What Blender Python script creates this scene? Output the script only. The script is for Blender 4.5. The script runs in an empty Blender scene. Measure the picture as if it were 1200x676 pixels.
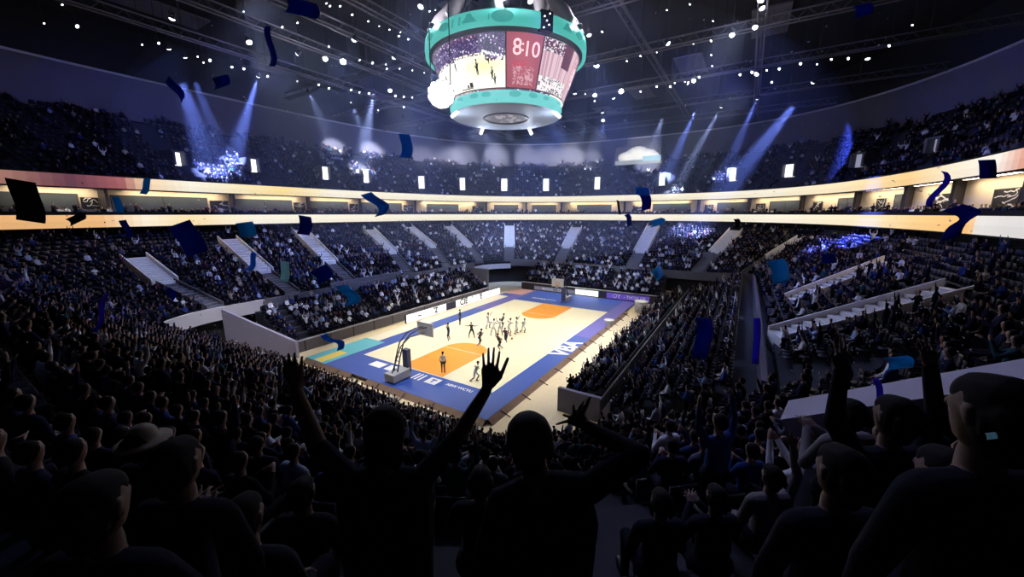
import bpy, bmesh, math, random
import numpy as np
from mathutils import Vector, Matrix

R = random.Random(7)
NP = np.random.default_rng(7)
scene = bpy.context.scene
COL = scene.collection
PI = math.pi
rad = math.radians

# light and air
BEAM_K, FLOOD_K, COURT_K, WASH_K, HAZE, EXPO = 11., .15, 1.08, 1.6, .0038, 0.

# ------------------------------------------------------------------ camera
CAM = np.array([-35.896, -22.748, 13.354]); YAW, PITCH, FPX = .552, -.196, 442.1
FW = np.array([math.cos(YAW)*math.cos(PITCH), math.sin(YAW)*math.cos(PITCH), math.sin(PITCH)])
RT = np.array([math.sin(YAW), -math.cos(YAW), 0.]); UP = np.cross(RT, FW)

def U(x, y, z=None, d=None):
    """photo pixel -> point at height z, or at horizontal distance d from the camera"""
    v = FW + RT*(x-600)/FPX + UP*(338-y)/FPX
    t = (z-CAM[2])/v[2] if z is not None else d/math.hypot(v[0], v[1])
    p = CAM + v*t
    return Vector((float(p[0]), float(p[1]), float(p[2])))

def proj(p):
    d = np.asarray(p, float) - CAM
    z = d @ FW
    return 600 + FPX*(d @ RT)/z, 338 - FPX*(d @ UP)/z, z

cd = bpy.data.cameras.new('camera'); cam = bpy.data.objects.new('camera', cd); COL.objects.link(cam)
cam.matrix_world = Matrix(tuple((float(RT[i]), float(UP[i]), float(-FW[i]), float(CAM[i])) for i in range(3))+((0, 0, 0, 1),))
cd.sensor_fit = 'HORIZONTAL'; cd.sensor_width = 36; cd.lens = FPX/1200*36; cd.clip_start = .05; cd.clip_end = 400
scene.camera = cam

# ------------------------------------------------------------------ materials
MATS = {}
def mat(name, col, rough=.6, metal=0., emit=None, es=0., noise=0., nscale=6., bump=0., alpha=None, trans=0., spec=None):
    if name in MATS: return MATS[name]
    m = bpy.data.materials.new(name); m.use_nodes = True
    nt = m.node_tree; b = nt.nodes['Principled BSDF']
    c = tuple(col)+(1.,)
    b.inputs['Base Color'].default_value = c
    b.inputs['Roughness'].default_value = rough; b.inputs['Metallic'].default_value = metal
    if spec is not None: b.inputs['Specular IOR Level'].default_value = spec
    if trans: b.inputs['Transmission Weight'].default_value = trans
    if emit is not None:
        b.inputs['Emission Color'].default_value = tuple(emit)+(1.,); b.inputs['Emission Strength'].default_value = es
    if noise or bump:
        tc = nt.nodes.new('ShaderNodeTexCoord'); nz = nt.nodes.new('ShaderNodeTexNoise')
        nz.inputs['Scale'].default_value = nscale; nz.inputs['Detail'].default_value = 4
        nt.links.new(tc.outputs['Object'], nz.inputs['Vector'])
        if noise:
            mr = nt.nodes.new('ShaderNodeMapRange'); mr.inputs['To Min'].default_value = 1-noise; mr.inputs['To Max'].default_value = 1+noise
            mx = nt.nodes.new('ShaderNodeVectorMath'); mx.operation = 'SCALE'; mx.inputs[0].default_value = tuple(col)
            nt.links.new(nz.outputs['Fac'], mr.inputs['Value']); nt.links.new(mr.outputs['Result'], mx.inputs['Scale'])
            nt.links.new(mx.outputs['Vector'], b.inputs['Base Color'])
        if bump:
            bp = nt.nodes.new('ShaderNodeBump'); bp.inputs['Strength'].default_value = bump; bp.inputs['Distance'].default_value = .02
            nt.links.new(nz.outputs['Fac'], bp.inputs['Height']); nt.links.new(bp.outputs['Normal'], b.inputs['Normal'])
    MATS[name] = m
    return m

def mat_attr(name, strength):
    """a display: emission follows the picture shown on it (per-face colours)"""
    m = bpy.data.materials.new(name); m.use_nodes = True
    nt = m.node_tree; b = nt.nodes['Principled BSDF']
    a = nt.nodes.new('ShaderNodeAttribute'); a.attribute_name = 'picture'
    b.inputs['Base Color'].default_value = (.01, .01, .012, 1); b.inputs['Roughness'].default_value = .3
    nt.links.new(a.outputs['Color'], b.inputs['Emission Color']); b.inputs['Emission Strength'].default_value = strength
    MATS[name] = m
    return m

def wood(name, c1, c2, sx, sy):
    m = bpy.data.materials.new(name); m.use_nodes = True
    nt = m.node_tree; b = nt.nodes['Principled BSDF']
    tc = nt.nodes.new('ShaderNodeTexCoord'); mp = nt.nodes.new('ShaderNodeMapping'); mp.inputs['Scale'].default_value = (sx, sy, 1)
    br = nt.nodes.new('ShaderNodeTexBrick'); br.inputs['Color1'].default_value = c1+(1,); br.inputs['Color2'].default_value = c2+(1,)
    br.inputs['Mortar'].default_value = tuple(x*.8 for x in c1)+(1,); br.inputs['Mortar Size'].default_value = .006; br.inputs['Scale'].default_value = 1
    nt.links.new(tc.outputs['Object'], mp.inputs['Vector']); nt.links.new(mp.outputs['Vector'], br.inputs['Vector'])
    nt.links.new(br.outputs['Color'], b.inputs['Base Color']); b.inputs['Roughness'].default_value = .45
    MATS[name] = m
    return m

M_black = mat('black_paint', (.008, .008, .011), .6)
M_steel = mat('dark_steel', (.05, .05, .06), .45, .6, noise=.2, nscale=3)
M_truss = mat('grey_truss_steel', (.13, .12, .15), .45, .3, noise=.15, nscale=2)
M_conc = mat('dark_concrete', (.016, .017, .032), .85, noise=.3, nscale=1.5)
M_conc2 = mat('grey_concrete', (.13, .13, .16), .85, noise=.2, nscale=2)
M_pale = mat('pale_concrete', (.80, .80, .86), .75, noise=.12, nscale=1.2)
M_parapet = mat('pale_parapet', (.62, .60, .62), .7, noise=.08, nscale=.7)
M_wall = mat('purple_grey_wall', (.12, .115, .17), .8, noise=.2, nscale=.25)
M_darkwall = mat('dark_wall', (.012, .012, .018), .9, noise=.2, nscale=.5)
M_ceil = mat('dark_ceiling', (.014, .013, .018), .9, noise=.35, nscale=.12)
M_cream = mat('cream_wall', (.78, .68, .52), .7, noise=.05, nscale=1)
M_white = mat('white_paint', (.80, .80, .82), .5, noise=.04, nscale=2)
M_floor = wood('cream_floor_boards', (.86, .72, .47), (.80, .66, .42), .35, 3.)
M_court = wood('pale_court_boards', (.90, .84, .62), (.88, .80, .57), .5, 4.)
M_blue = mat('blue_court_paint', (.028, .085, .40), .4, noise=.06, nscale=.8)
M_blue2 = mat('violet_court_paint', (.13, .11, .45), .4, noise=.06, nscale=.8)
M_orange = mat('orange_court_paint', (.90, .34, .020), .4, noise=.04, nscale=1)
M_line = mat('white_line_paint', (.93, .93, .93), .4)
M_teal = mat('teal_mat', (.12, .50, .62), .5, noise=.08, nscale=1)
M_yellow = mat('yellow_mat', (.85, .62, .12), .5)
M_pink = mat('pink_mat', (.70, .38, .34), .5)
M_edge = mat('brown_deck_edge', (.16, .09, .055), .6, noise=.2, nscale=2)
M_seat = mat('navy_seat_plastic', (.008, .009, .026), .5)
M_glass = mat('dark_suite_glass', (.07, .09, .11), .12, 0., noise=.2, nscale=.4)

# ------------------------------------------------------------------ mesh helpers
class MB:
    def __init__(s): s.v = []; s.f = []; s.m = []
    def add(s, v, f, mi=0):
        n = len(s.v); s.v += [tuple(x) for x in v]; s.f += [tuple(i+n for i in q) for q in f]; s.m += [mi]*len(f)
    def box(s, lo, hi, mi=0, M=None):
        (a, b, c), (d, e, g) = lo, hi
        v = [Vector(p) for p in ((a,b,c),(d,b,c),(d,e,c),(a,e,c),(a,b,g),(d,b,g),(d,e,g),(a,e,g))]
        if M is not None: v = [M @ p for p in v]
        s.add(v, [(3,2,1,0),(4,5,6,7),(0,1,5,4),(1,2,6,5),(2,3,7,6),(3,0,4,7)], mi)
    def tube(s, pts, r, n=8, mi=0, cap=True):
        pts = [Vector(p) for p in pts]; rs = r if isinstance(r, (list, tuple)) else [r]*len(pts)
        v = []; a = None
        for i, p in enumerate(pts):
            t = (pts[min(i+1, len(pts)-1)] - pts[max(i-1, 0)]).normalized()
            if a is None: a = t.orthogonal().normalized()
            a = (a - t*a.dot(t)).normalized(); b = t.cross(a)
            v += [p + (a*math.cos(2*PI*k/n) + b*math.sin(2*PI*k/n))*rs[i] for k in range(n)]
        f = [(i*n+k, i*n+(k+1) % n, (i+1)*n+(k+1) % n, (i+1)*n+k) for i in range(len(pts)-1) for k in range(n)]
        if cap: f += [tuple(reversed(range(n))), tuple(range((len(pts)-1)*n, len(pts)*n))]
        s.add(v, f, mi)
    def lathe(s, prof, n=16, M=None, mi=0, a0=0., a1=2*PI, close=True):
        """profile of (radius, height) turned about z"""
        full = abs(a1-a0-2*PI) < 1e-6
        m = n if full else n+1
        v = []
        for r, z in prof:
            for k in range(m):
                a = a0+(a1-a0)*k/n; p = Vector((r*math.cos(a), r*math.sin(a), z)); v.append(M @ p if M is not None else p)
        f = []
        for i in range(len(prof)-1):
            for k in range(n):
                k2 = (k+1) % m
                f.append((i*m+k, i*m+k2, (i+1)*m+k2, (i+1)*m+k))
        if close and full: f += [tuple(reversed(range(m))), tuple(range((len(prof)-1)*m, len(prof)*m))]
        s.add(v, f, mi)
    def prism(s, poly, z0, z1, mi=0, M=None):
        n = len(poly); v = [Vector((x, y, z0)) for x, y in poly] + [Vector((x, y, z1)) for x, y in poly]
        if M is not None: v = [M @ p for p in v]
        s.add(v, [tuple(reversed(range(n))), tuple(range(n, 2*n))] + [(i, (i+1) % n, n+(i+1) % n, n+i) for i in range(n)], mi)
    def mesh(s, name, mats, smooth=False):
        me = bpy.data.meshes.new(name); me.from_pydata(s.v, [], s.f)
        for m in (mats if isinstance(mats, (list, tuple)) else [mats]): me.materials.append(m)
        if any(s.m): me.polygons.foreach_set('material_index', s.m)
        if smooth: me.polygons.foreach_set('use_smooth', [True]*len(s.f))
        me.update(); return me
    def build(s, name, mats, parent=None, smooth=False):
        return link(name, s.mesh(name, mats, smooth), parent)

def link(name, data, parent=None):
    o = bpy.data.objects.new(name, data); COL.objects.link(o)
    if parent: o.parent = parent
    return o
def tag(o, label=None, cat=None, group=None, kind=None):
    if label: o['label'] = label
    if cat: o['category'] = cat
    if group: o['group'] = group
    if kind: o['kind'] = kind
    return o
def struct(o): o['kind'] = 'structure'; return o
def empty(name, loc, rz=0.):
    o = bpy.data.objects.new(name, None); COL.objects.link(o); o.location = loc; o.rotation_euler = (0, 0, rz); o.empty_display_size = .2
    return o
def shared(o, parent=None):
    c = o.copy(); COL.objects.link(c)
    if parent: c.parent = parent
    return c
def text_mesh(name, s, size, m, depth=.004, bold=0.):
    cu = bpy.data.curves.new(name, 'FONT'); cu.body = s; cu.size = size; cu.extrude = depth; cu.offset = bold
    cu.align_x = 'CENTER'; cu.align_y = 'CENTER'
    o = bpy.data.objects.new(name, cu); COL.objects.link(o)
    dg = bpy.context.evaluated_depsgraph_get()
    me = bpy.data.meshes.new_from_object(o.evaluated_get(dg)); bpy.data.objects.remove(o); me.name = name
    me.materials.clear(); me.materials.append(m)
    return me
def frame(loc, xa, ya):
    """matrix with local x, y along the two axes"""
    x = Vector(xa).normalized(); y = Vector(ya); y = (y-x*y.dot(x)).normalized(); z = x.cross(y)
    return Matrix(((x.x, y.x, z.x, loc[0]), (x.y, y.y, z.y, loc[1]), (x.z, y.z, z.z, loc[2]), (0, 0, 0, 1)))
def place(o, M): o.matrix_world = M; return o

# ------------------------------------------------------------------ plan of the arena
CX, CY, OA, OB, ON = -5.5, .3, 54.6, 37., 2.78
def orad(th, off=0.):
    c, s = abs(math.cos(th)), abs(math.sin(th))
    return ((c/(OA+off))**ON + (s/(OB+off))**ON)**(-1/ON)
def opt(th, off=0., z=0.):
    r = orad(th, off); return Vector((CX+r*math.cos(th), CY+r*math.sin(th), z))
RX0, RX1, RY0, RY1, RR = -27., 29.3, -24., 20.5, 7.
def rrad(th):
    c, s = math.cos(th), math.sin(th)
    mx, my, hx, hy = (RX0+RX1)/2, (RY0+RY1)/2, (RX1-RX0)/2-RR, (RY1-RY0)/2-RR
    lo, hi = 5., 70.
    for _ in range(40):
        t = (lo+hi)/2
        qx, qy = abs(CX+t*c-mx)-hx, abs(CY+t*s-my)-hy
        d = math.hypot(max(qx, 0), max(qy, 0)) + min(max(qx, qy), 0) - RR
        if d < 0: lo = t
        else: hi = t
    return lo
def sstep(a, b, x):
    t = max(0., min(1., (x-a)/(b-a))); return t*t*(3-2*t)
def z0f(th):
    d = math.degrees(th)
    return 3.8 + 1.6*(sstep(-25, -50, d)*sstep(-160, -130, d))
TH0, TH1 = rad(-114), rad(150)
NROW, ZTOP = 19, 10.9
def mid_pt(th, v, dz=0.):
    r0, r1 = rrad(th)+.9, orad(th, 1.2)
    r = r0+(r1-r0)*v; z0 = z0f(th)
    return Vector((CX+r*math.cos(th), CY+r*math.sin(th), z0+(ZTOP-z0)*v+dz))
def mid_hit(x, y):
    """where the sight line through a photo pixel meets the lower bowl"""
    for i in range(600):
        d = 14+i*.15; p = U(x, y, d=d)
        th = math.atan2(p.y-CY, p.x-CX); r0, r1 = rrad(th)+.9, orad(th, 1.2)
        v = (math.hypot(p.x-CX, p.y-CY)-r0)/(r1-r0)
        if v < 0: continue
        z0 = z0f(th)
        if p.z <= z0+(ZTOP-z0)*v: return p, th, v
    return p, th, v

# near stand: offsets of the floor rectangle's near side
NX, NY0, NY1 = -19.8, -12.7, 12.0
RISE, TREAD, NZ0 = .52, .85, .2
def near_pt(s, d):
    """s along the inner line (0 = far end of its short side), d outward; returns point (no z) and outward angle"""
    a1 = rad(180-148)*1.; L = NY1-NY0
    if s < 0:
        a = PI + s/ (6.) * 1.; a = max(a, rad(146)); return Vector((NX+d*math.cos(a), NY1+d*math.sin(a), 0)), a
    if s <= L: return Vector((NX-d, NY1-s, 0)), PI
    a = min(PI + (s-L)/6., rad(262)); return Vector((NX+d*math.cos(a), NY0+d*math.sin(a), 0)), a
def near_z(d): return NZ0 + RISE*math.floor(d/TREAD)

# ------------------------------------------------------------------ room shell
b = MB(); b.box((-75, -75, -.75), (85, 75, -.35)); struct(b.build('floor', M_floor))

def strip(name, f0, f1, m, n=180, t0=TH0, t1=TH1, parent=None, close=None):
    """surface between two curves of the angle"""
    mb = MB(); v = []
    for k in range(n+1):
        th = t0+(t1-t0)*k/n; v += [f0(th), f1(th)]
    mb.add(v, [(2*k, 2*k+2, 2*k+3, 2*k+1) for k in range(n)])
    return mb.build(name, m, parent)
def band(name, off_in, off_out, za, zb, m, n=180, t0=TH0, t1=TH1, parent=None, mi=None):
    """solid ring section following the outer oval"""
    mb = MB(); v = []
    fa = za if callable(za) else (lambda th: za); fb = zb if callable(zb) else (lambda th: zb)
    for k in range(n+1):
        th = t0+(t1-t0)*k/n
        v += [opt(th, off_in, fa(th)), opt(th, off_in, fb(th)), opt(th, off_out, fb(th)), opt(th, off_out, fa(th))]
    f = [(4*k+j, 4*k+(j+1) % 4, 4*k+4+(j+1) % 4, 4*k+4+j) for k in range(n) for j in range(4)] + [(0, 3, 2, 1), (4*n, 4*n+1, 4*n+2, 4*n+3)]
    mb.add(v, f); return mb.build(name, m, parent)

def stepped(name, ptf, zf, nrow, m, n=160, t0=TH0, t1=TH1):
    """raked stand: ptf(th, k) gives the plan point of row edge k"""
    mb = MB(); v = []; W = 2*nrow
    for i in range(n+1):
        th = t0+(t1-t0)*i/n
        for k in range(nrow):
            a = ptf(th, k); c = ptf(th, k+1); z = zf(th, k)
            v += [(a.x, a.y, z), (c.x, c.y, z)]
    f = [(i*W+j, i*W+j+1, (i+1)*W+j+1, (i+1)*W+j) for i in range(n) for j in range(W-1)]
    mb.add(v, f); return mb.build(name, m)

mid_row = lambda th, k: mid_pt(th, k/NROW)
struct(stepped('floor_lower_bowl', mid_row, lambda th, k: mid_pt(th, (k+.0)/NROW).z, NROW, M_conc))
# upper tier
NUP = 15
UOFF = 12.
struct(stepped('floor_upper_tier', lambda th, k: opt(th, .6+(UOFF-.6)*k/NUP), lambda th, k: 16.9+.6*k, NUP, M_conc))
struct(band('wall_upper', UOFF, UOFF+.4, 25.6, 31.2, M_wall))
struct(band('wall_roof_skirt', UOFF+.1, UOFF+.5, 31.2, 37.2, M_darkwall))
struct(band('trim_1', UOFF-.25, UOFF+.05, 31.0, 31.25, mat('pale_wall_rail', (.55, .55, .62), .5)))
b = MB(); b.box((-90, -90, 37.), (100, 90, 37.6)); struct(b.build('ceiling', M_ceil))
b = MB(); b.box((-90, -90, -.75), (-89.5, 90, 37)); struct(b.build('wall_back', M_darkwall))
# parapet of the lower bowl (pale, dark passage below it)
def rpt(th, off, z): 
    r = rrad(th)+off; return Vector((CX+r*math.cos(th), CY+r*math.sin(th), z))
def parapet(name, ta, tb, m, low=.75, up=.55):
    mb = MB(); v = []; n = 60
    for k in range(n+1):
        th = ta+(tb-ta)*k/n; z = z0f(th)
        v += [rpt(th, 0, z-low), rpt(th, 0, z+up), rpt(th, .3, z+up), rpt(th, .3, z-low)]
    mb.add(v, [(4*k+j, 4*k+(j+1) % 4, 4*k+4+(j+1) % 4, 4*k+4+j) for k in range(n) for j in range(4)] + [(0, 3, 2, 1), (4*n, 4*n+1, 4*n+2, 4*n+3)])
    struct(mb.build(name, m))
n = 200
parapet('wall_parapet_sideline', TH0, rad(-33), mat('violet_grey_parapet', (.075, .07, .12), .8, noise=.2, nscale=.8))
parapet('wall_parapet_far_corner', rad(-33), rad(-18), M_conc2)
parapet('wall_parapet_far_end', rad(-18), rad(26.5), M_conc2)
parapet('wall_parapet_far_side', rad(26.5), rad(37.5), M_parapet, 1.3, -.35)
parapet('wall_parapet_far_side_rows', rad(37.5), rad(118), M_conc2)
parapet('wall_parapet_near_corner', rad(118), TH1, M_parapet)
mb = MB(); v = []
for k in range(n+1):
    th = TH0+(TH1-TH0)*k/n; z = z0f(th)
    v += [rpt(th, .9, -.35), rpt(th, .9, z+.02)]
mb.add(v, [(2*k, 2*k+2, 2*k+3, 2*k+1) for k in range(n)])
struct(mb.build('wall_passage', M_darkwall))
mb = MB(); v = []
for k in range(n+1):
    th = TH0+(TH1-TH0)*k/n; z = z0f(th)
    v += [rpt(th, .02, z-.7), rpt(th, 1.2, z-.7)]
mb.add(v, [(2*k, 2*k+2, 2*k+3, 2*k+1) for k in range(n)]); struct(mb.build('floor_cross_aisle', M_conc2))

# suites level: slab, back wall, ceiling
struct(band('floor_suites', .25, 2.3, 11.95, 12.75, M_darkwall))
struct(band('ceiling_suites', .25, 2.3, 16.15, 16.8, mat('suite_soffit', (.55, .52, .50), .8)))
struct(band('wall_suites', 1.9, 2.2, 12.75, 16.15, M_cream))
struct(band('wall_suite_rail', .25, .42, 12.3, 13.55, M_darkwall))
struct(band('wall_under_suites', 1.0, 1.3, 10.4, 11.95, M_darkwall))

# ------------------------------------------------------------------ near stand
mb = MB(); NRN = 31; v = []; SS = [-4+.75*i for i in range(52)]
W = 2*NRN
for s in SS:
    for k in range(NRN):
        for dd in (k*TREAD, (k+1)*TREAD):
            p, a = near_pt(s, dd); v.append((p.x, p.y, NZ0+RISE*k))
mb.add(v, [(i*W+j, (i+1)*W+j, (i+1)*W+j+1, i*W+j+1) for i in range(len(SS)-1) for j in range(W-1)])
# side faces and front
for s, rev in ((SS[0], False), (SS[-1], True)):
    for k in range(NRN):
        p, a = near_pt(s, k*TREAD); q, a = near_pt(s, (k+1)*TREAD); z = NZ0+RISE*k
        mb.add([(p.x, p.y, -.4), (q.x, q.y, -.4), (q.x, q.y, z), (p.x, p.y, z)], [(0, 1, 2, 3)])
for i in range(len(SS)-1):
    p, a = near_pt(SS[i], 0); q, a = near_pt(SS[i+1], 0)
    if (p-q).length > .01: mb.add([(p.x, p.y, -.4), (q.x, q.y, -.4), (q.x, q.y, NZ0), (p.x, p.y, NZ0)], [(0, 1, 2, 3)])
struct(mb.build('floor_near_stand', M_conc))

# ------------------------------------------------------------------ front stands (straight blocks)
BLOCKS = {}
def front_block(key, name, M, length, nrow, tread, rise, z0, m=M_conc):
    """M: local x along the rows, local y outward from the floor, origin at the inner corner on the floor"""
    mb = MB(); D = nrow*tread
    prof = [(0, -.35), (0, z0)]
    for k in range(nrow):
        if k: prof.append((k*tread, z0+rise*k))
        prof.append(((k+1)*tread, z0+rise*k))
    prof += [(D, -.35)]
    n = len(prof); vs = [M @ Vector((x, y, z)) for x in (0, length) for y, z in prof]
    mb.add(vs, [tuple(range(n)), tuple(reversed(range(n, 2*n)))] + [(i, i+n, (i+1) % n+n, (i+1) % n) for i in range(n)])
    o = mb.build(name, m); struct(o)
    BLOCKS[key] = (M, length, nrow, tread, rise, z0)
    return o
front_block('far side', 'floor_far_side_block', frame((-17.3, 14.5, 0), (1, 0, 0), (0, 1, 0)), 33.6, 6, .86, .46, .75)
front_block('far end', 'floor_far_end_block', frame((23.9, -12.3, 0), (0, 1, 0), (1, 0, 0)) if False else Matrix(((0, 1, 0, 23.9), (1, 0, 0, -12.4), (0, 0, 1, 0), (0, 0, 0, 1))), 24., 6, .82, .46, .85)
front_block('sideline low', 'floor_sideline_block', Matrix(((1, 0, 0, -12.8), (0, -1, 0, -12.6), (0, 0, 1, 0), (0, 0, 0, 1))), 36., 4, .86, .40, .25)
front_block('sideline high', 'floor_sideline_upper_block', Matrix(((1, 0, 0, -15.5), (0, -1, 0, -17.0), (0, 0, 1, 0), (0, 0, 0, 1))), 40., 7, .86, .46, 1.75)

# barriers and rails in front of the blocks: (thing with panel, top rail, posts)
def barrier(name, p0, p1, h, label, zb=0., panel=M_conc2, rail=M_pale, thick=.12, posts=0):
    p0, p1 = Vector(p0), Vector(p1); L = (p1-p0).length
    e = empty(name, p0, math.atan2(p1.y-p0.y, p1.x-p0.x)); e.location.z = zb
    m = MB(); m.box((0, -thick/2, 0), (L, thick/2, h)); m.build('panel', panel, e)
    m = MB(); m.box((-.02, -thick/2-.06, h), (L+.02, thick/2+.06, h+.09)); m.build('top_rail', rail, e)
    for i in range(posts):
        m = MB(); x = L*(i+.5)/posts; m.box((x-.05, -thick/2-.05, 0), (x+.05, thick/2+.05, h)); m.build('post', M_steel, e)
    tag(e, label, 'barrier'); return e
barrier('barrier', (-17.3, 14.25, 0), (16.4, 14.25, 0), 1.15, 'long grey front barrier below the crowd behind the white boards', -.35, mat('barrier_grey', (.10, .09, .11), .6), mat('rail_grey', (.42, .40, .44), .5), posts=12)
barrier('barrier', (23.65, 11.8, 0), (23.65, -12.5, 0), 1.3, 'dark front barrier with pale top edge behind the far basket', -.35, mat('barrier_dark', (.045, .04, .055), .6), mat('rail_pale', (.7, .68, .68), .5), posts=9)

def glass_rail(name, p0, p1, h, label, n, group=None):
    p0, p1 = Vector(p0), Vector(p1); L = (p1-p0).length
    e = empty(name, p0, math.atan2(p1.y-p0.y, p1.x-p0.x))
    dz = (p1.z-p0.z)/L
    for i in range(n+1):
        m = MB(); x = L*i/n; m.tube([(x, 0, 0), (x, 0, h)], .03, 6); q = m.build('post', M_truss, e)
        q.location.z = dz*x
    m = MB(); m.tube([(0, 0, h), (L, 0, h+p1.z-p0.z)], .035, 6); m.build('handrail', M_truss, e)
    m = MB(); m.box((0, -.01, .1), (L, .01, h-.08)); m.build('infill_panel', mat('smoky_rail_panel', (.12, .13, .17), .3), e)
    tag(e, label, 'railing', group); return e
glass_rail('guard_rail', (-16, -16.5, 1.75), (23, -16.5, 1.75), 1.0, 'long guard rail splitting the crowd beside the lettered sideline', 20)
glass_rail('guard_rail', (-16.5, 20.2, 3.4), (16, 20.2, 3.4), .9, 'guard rail above the first rows behind the white boards', 14)
glass_rail('guard_rail', (29.1, -12.3, 3.45), (29.1, 11.5, 3.45), .8, 'guard rail above the first rows behind the far basket', 10)
# walkways behind the front blocks
b = MB(); b.box((-15.5, -24.05, -.35), (25.5, -23.0, 4.5)); struct(b.build('floor_sideline_walkway', M_conc))
b = MB(); b.box((-17.3, 19.7, -.35), (16.3, 20.55, 3.2)); struct(b.build('floor_far_side_walkway', M_conc))
b = MB(); b.box((28.8, -12.4, -.35), (29.35, 11.6, 3.3)); struct(b.build('floor_far_end_walkway', M_conc))
# pale wedge wall at the far corner entrance
p, q = U(764, 352.5, z=-.3), U(818, 343.5, z=-.1); d_ = q-p; L_ = d_.length; M = frame(p, d_, Vector((0, 0, 1)).cross(d_))
mb = MB(); vs = [M @ Vector(v) for v in ((0, 0, 0), (L_, 0, 0), (L_, .25, 0), (0, .25, 0), (0, 0, .35), (L_, 0, 1.3), (L_, 1.6, 1.75), (0, 1.6, .6))]
mb.add(vs, [(3, 2, 1, 0), (4, 5, 6, 7), (0, 1, 5, 4), (1, 2, 6, 5), (2, 3, 7, 6), (3, 0, 4, 7)]); struct(mb.build('wall_far_corner', M_parapet))
# end walls of the blocks
b = MB(); b.box((16.35, 14.3, -.35), (16.6, 20.4, 4.)); struct(b.build('wall_far_side_end', M_conc2))
p = [(-17.45, 13.0), (-17.2, 13.0), (-20.0, 20.5), (-20.25, 20.5)]
mb = MB(); zt = [1.3, 1.3, 4.1, 4.1]
mb.add([(x, y, -.35) for x, y in p]+[(x, y, z) for (x, y), z in zip(p, zt)], [(3, 2, 1, 0), (4, 5, 6, 7), (0, 1, 5, 4), (1, 2, 6, 5), (2, 3, 7, 6), (3, 0, 4, 7)])
struct(mb.build('wall_far_side_near_end', mat('lilac_grey_wall', (.42, .40, .52), .7, noise=.06, nscale=.6)))
b = MB(); b.box((-13.3, -16.4, -.35), (-13.0, -12.6, 1.4)); struct(b.build('wall_sideline_end', mat('lilac_dim_wall', (.20, .19, .27), .7)))

# ------------------------------------------------------------------ court
root = empty('court_deck', (0, 0, 0))
DX0, DX1, DY0, DY1 = -17.4, 22.0, -9.4, 11.6
b = MB(); b.box((DX0, DY0, -.07), (DX1, DY1, 0)); b.build('blue_surround', M_blue, root)
b = MB(); b.box((DX0+.02, DY0+.02, -.22), (DX1-.02, DY1-.02, -.07)); b.build('deck_edge', M_edge, root)
b = MB(); b.box((-14, -7.5, -.02), (14, 7.5, .006)); b.build('court_floor', M_court, root)
b = MB(); b.box((6, 7.6, -.02), (DX1, 9.3, .008)); b.build('violet_strip', M_blue2, root)
b = MB(); b.box((2, -9.38, -.02), (DX1, -7.6, .008)); b.build('violet_strip', M_blue2, root)
b = MB(); b.box((17.5, 8.2, -.02), (22., 11.55, .012)); b.build('pink_corner', M_pink, root)
b = MB(); b.box((-17.35, 8.6, -.02), (-10.6, 11.55, .012)); b.build('teal_corner', M_teal, root)
b = MB(); b.box((-17.3, 9.2, -.02), (-14.6, 10.4, .020)); b.build('yellow_stripe', M_yellow, root)
b = MB(); b.box((-10.6, 9.6, -.02), (15.5, 11.55, .010)); b.build('white_apron', mat('cream_apron', (.86, .76, .60), .5), root)
for sx in (-1, 1):
    poly = [(sx*13.98, -2.45), (sx*13.98, 2.45), (sx*8.2, 2.45)]
    poly += [(sx*(8.2-1.8*math.sin(a)), 1.8*math.cos(a)) if False else (sx*(8.2-2.3*math.sin(a)), 2.45*math.cos(a)) for a in [PI*k/16 for k in range(17)]]
    poly += [(sx*8.2, -2.45)]
    if sx > 0: poly = poly[::-1]
    b = MB(); b.prism(poly, -.02, .012); b.build('orange_key', M_orange, root)
b = MB()
w = .06
for x0, y0, x1, y1 in ((-14, -7.5, 14, -7.5), (-14, 7.5, 14, 7.5), (-14, -7.5, -14, 7.5), (14, -7.5, 14, 7.5), (0, -7.5, 0, 7.5),
                       (-14, -2.45, -8.2, -2.45), (-14, 2.45, -8.2, 2.45), (14, -2.45, 8.2, -2.45), (14, 2.45, 8.2, 2.45), (-8.2, -2.45, -8.2, 2.45), (8.2, -2.45, 8.2, 2.45)):
    b.box((min(x0, x1)-w/2, min(y0, y1)-w/2, -.01), (max(x0, x1)+w/2, max(y0, y1)+w/2, .016))
b.build('court_line', M_line, root)
b = MB()
for cx_, a0, a1, rr in ((-12.4, -1.35, 1.35, 6.75), (12.4, PI-1.35, PI+1.35, 6.75), (0, 0, 2*PI, 1.8)):
    pts = [(cx_+rr*math.cos(a0+(a1-a0)*k/40), rr*math.sin(a0+(a1-a0)*k/40)) for k in range(41)]
    v = []
    for x, y in pts:
        k = (rr-w)/rr; v += [(x, y, .014), (cx_+(x-cx_)*k, y*k, .014)]
    b.add(v, [(2*i, 2*i+2, 2*i+3, 2*i+1) for i in range(40)])
b.build('arc_line', mat('pale_grey_line_paint', (.75, .70, .60), .5), root)
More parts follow.
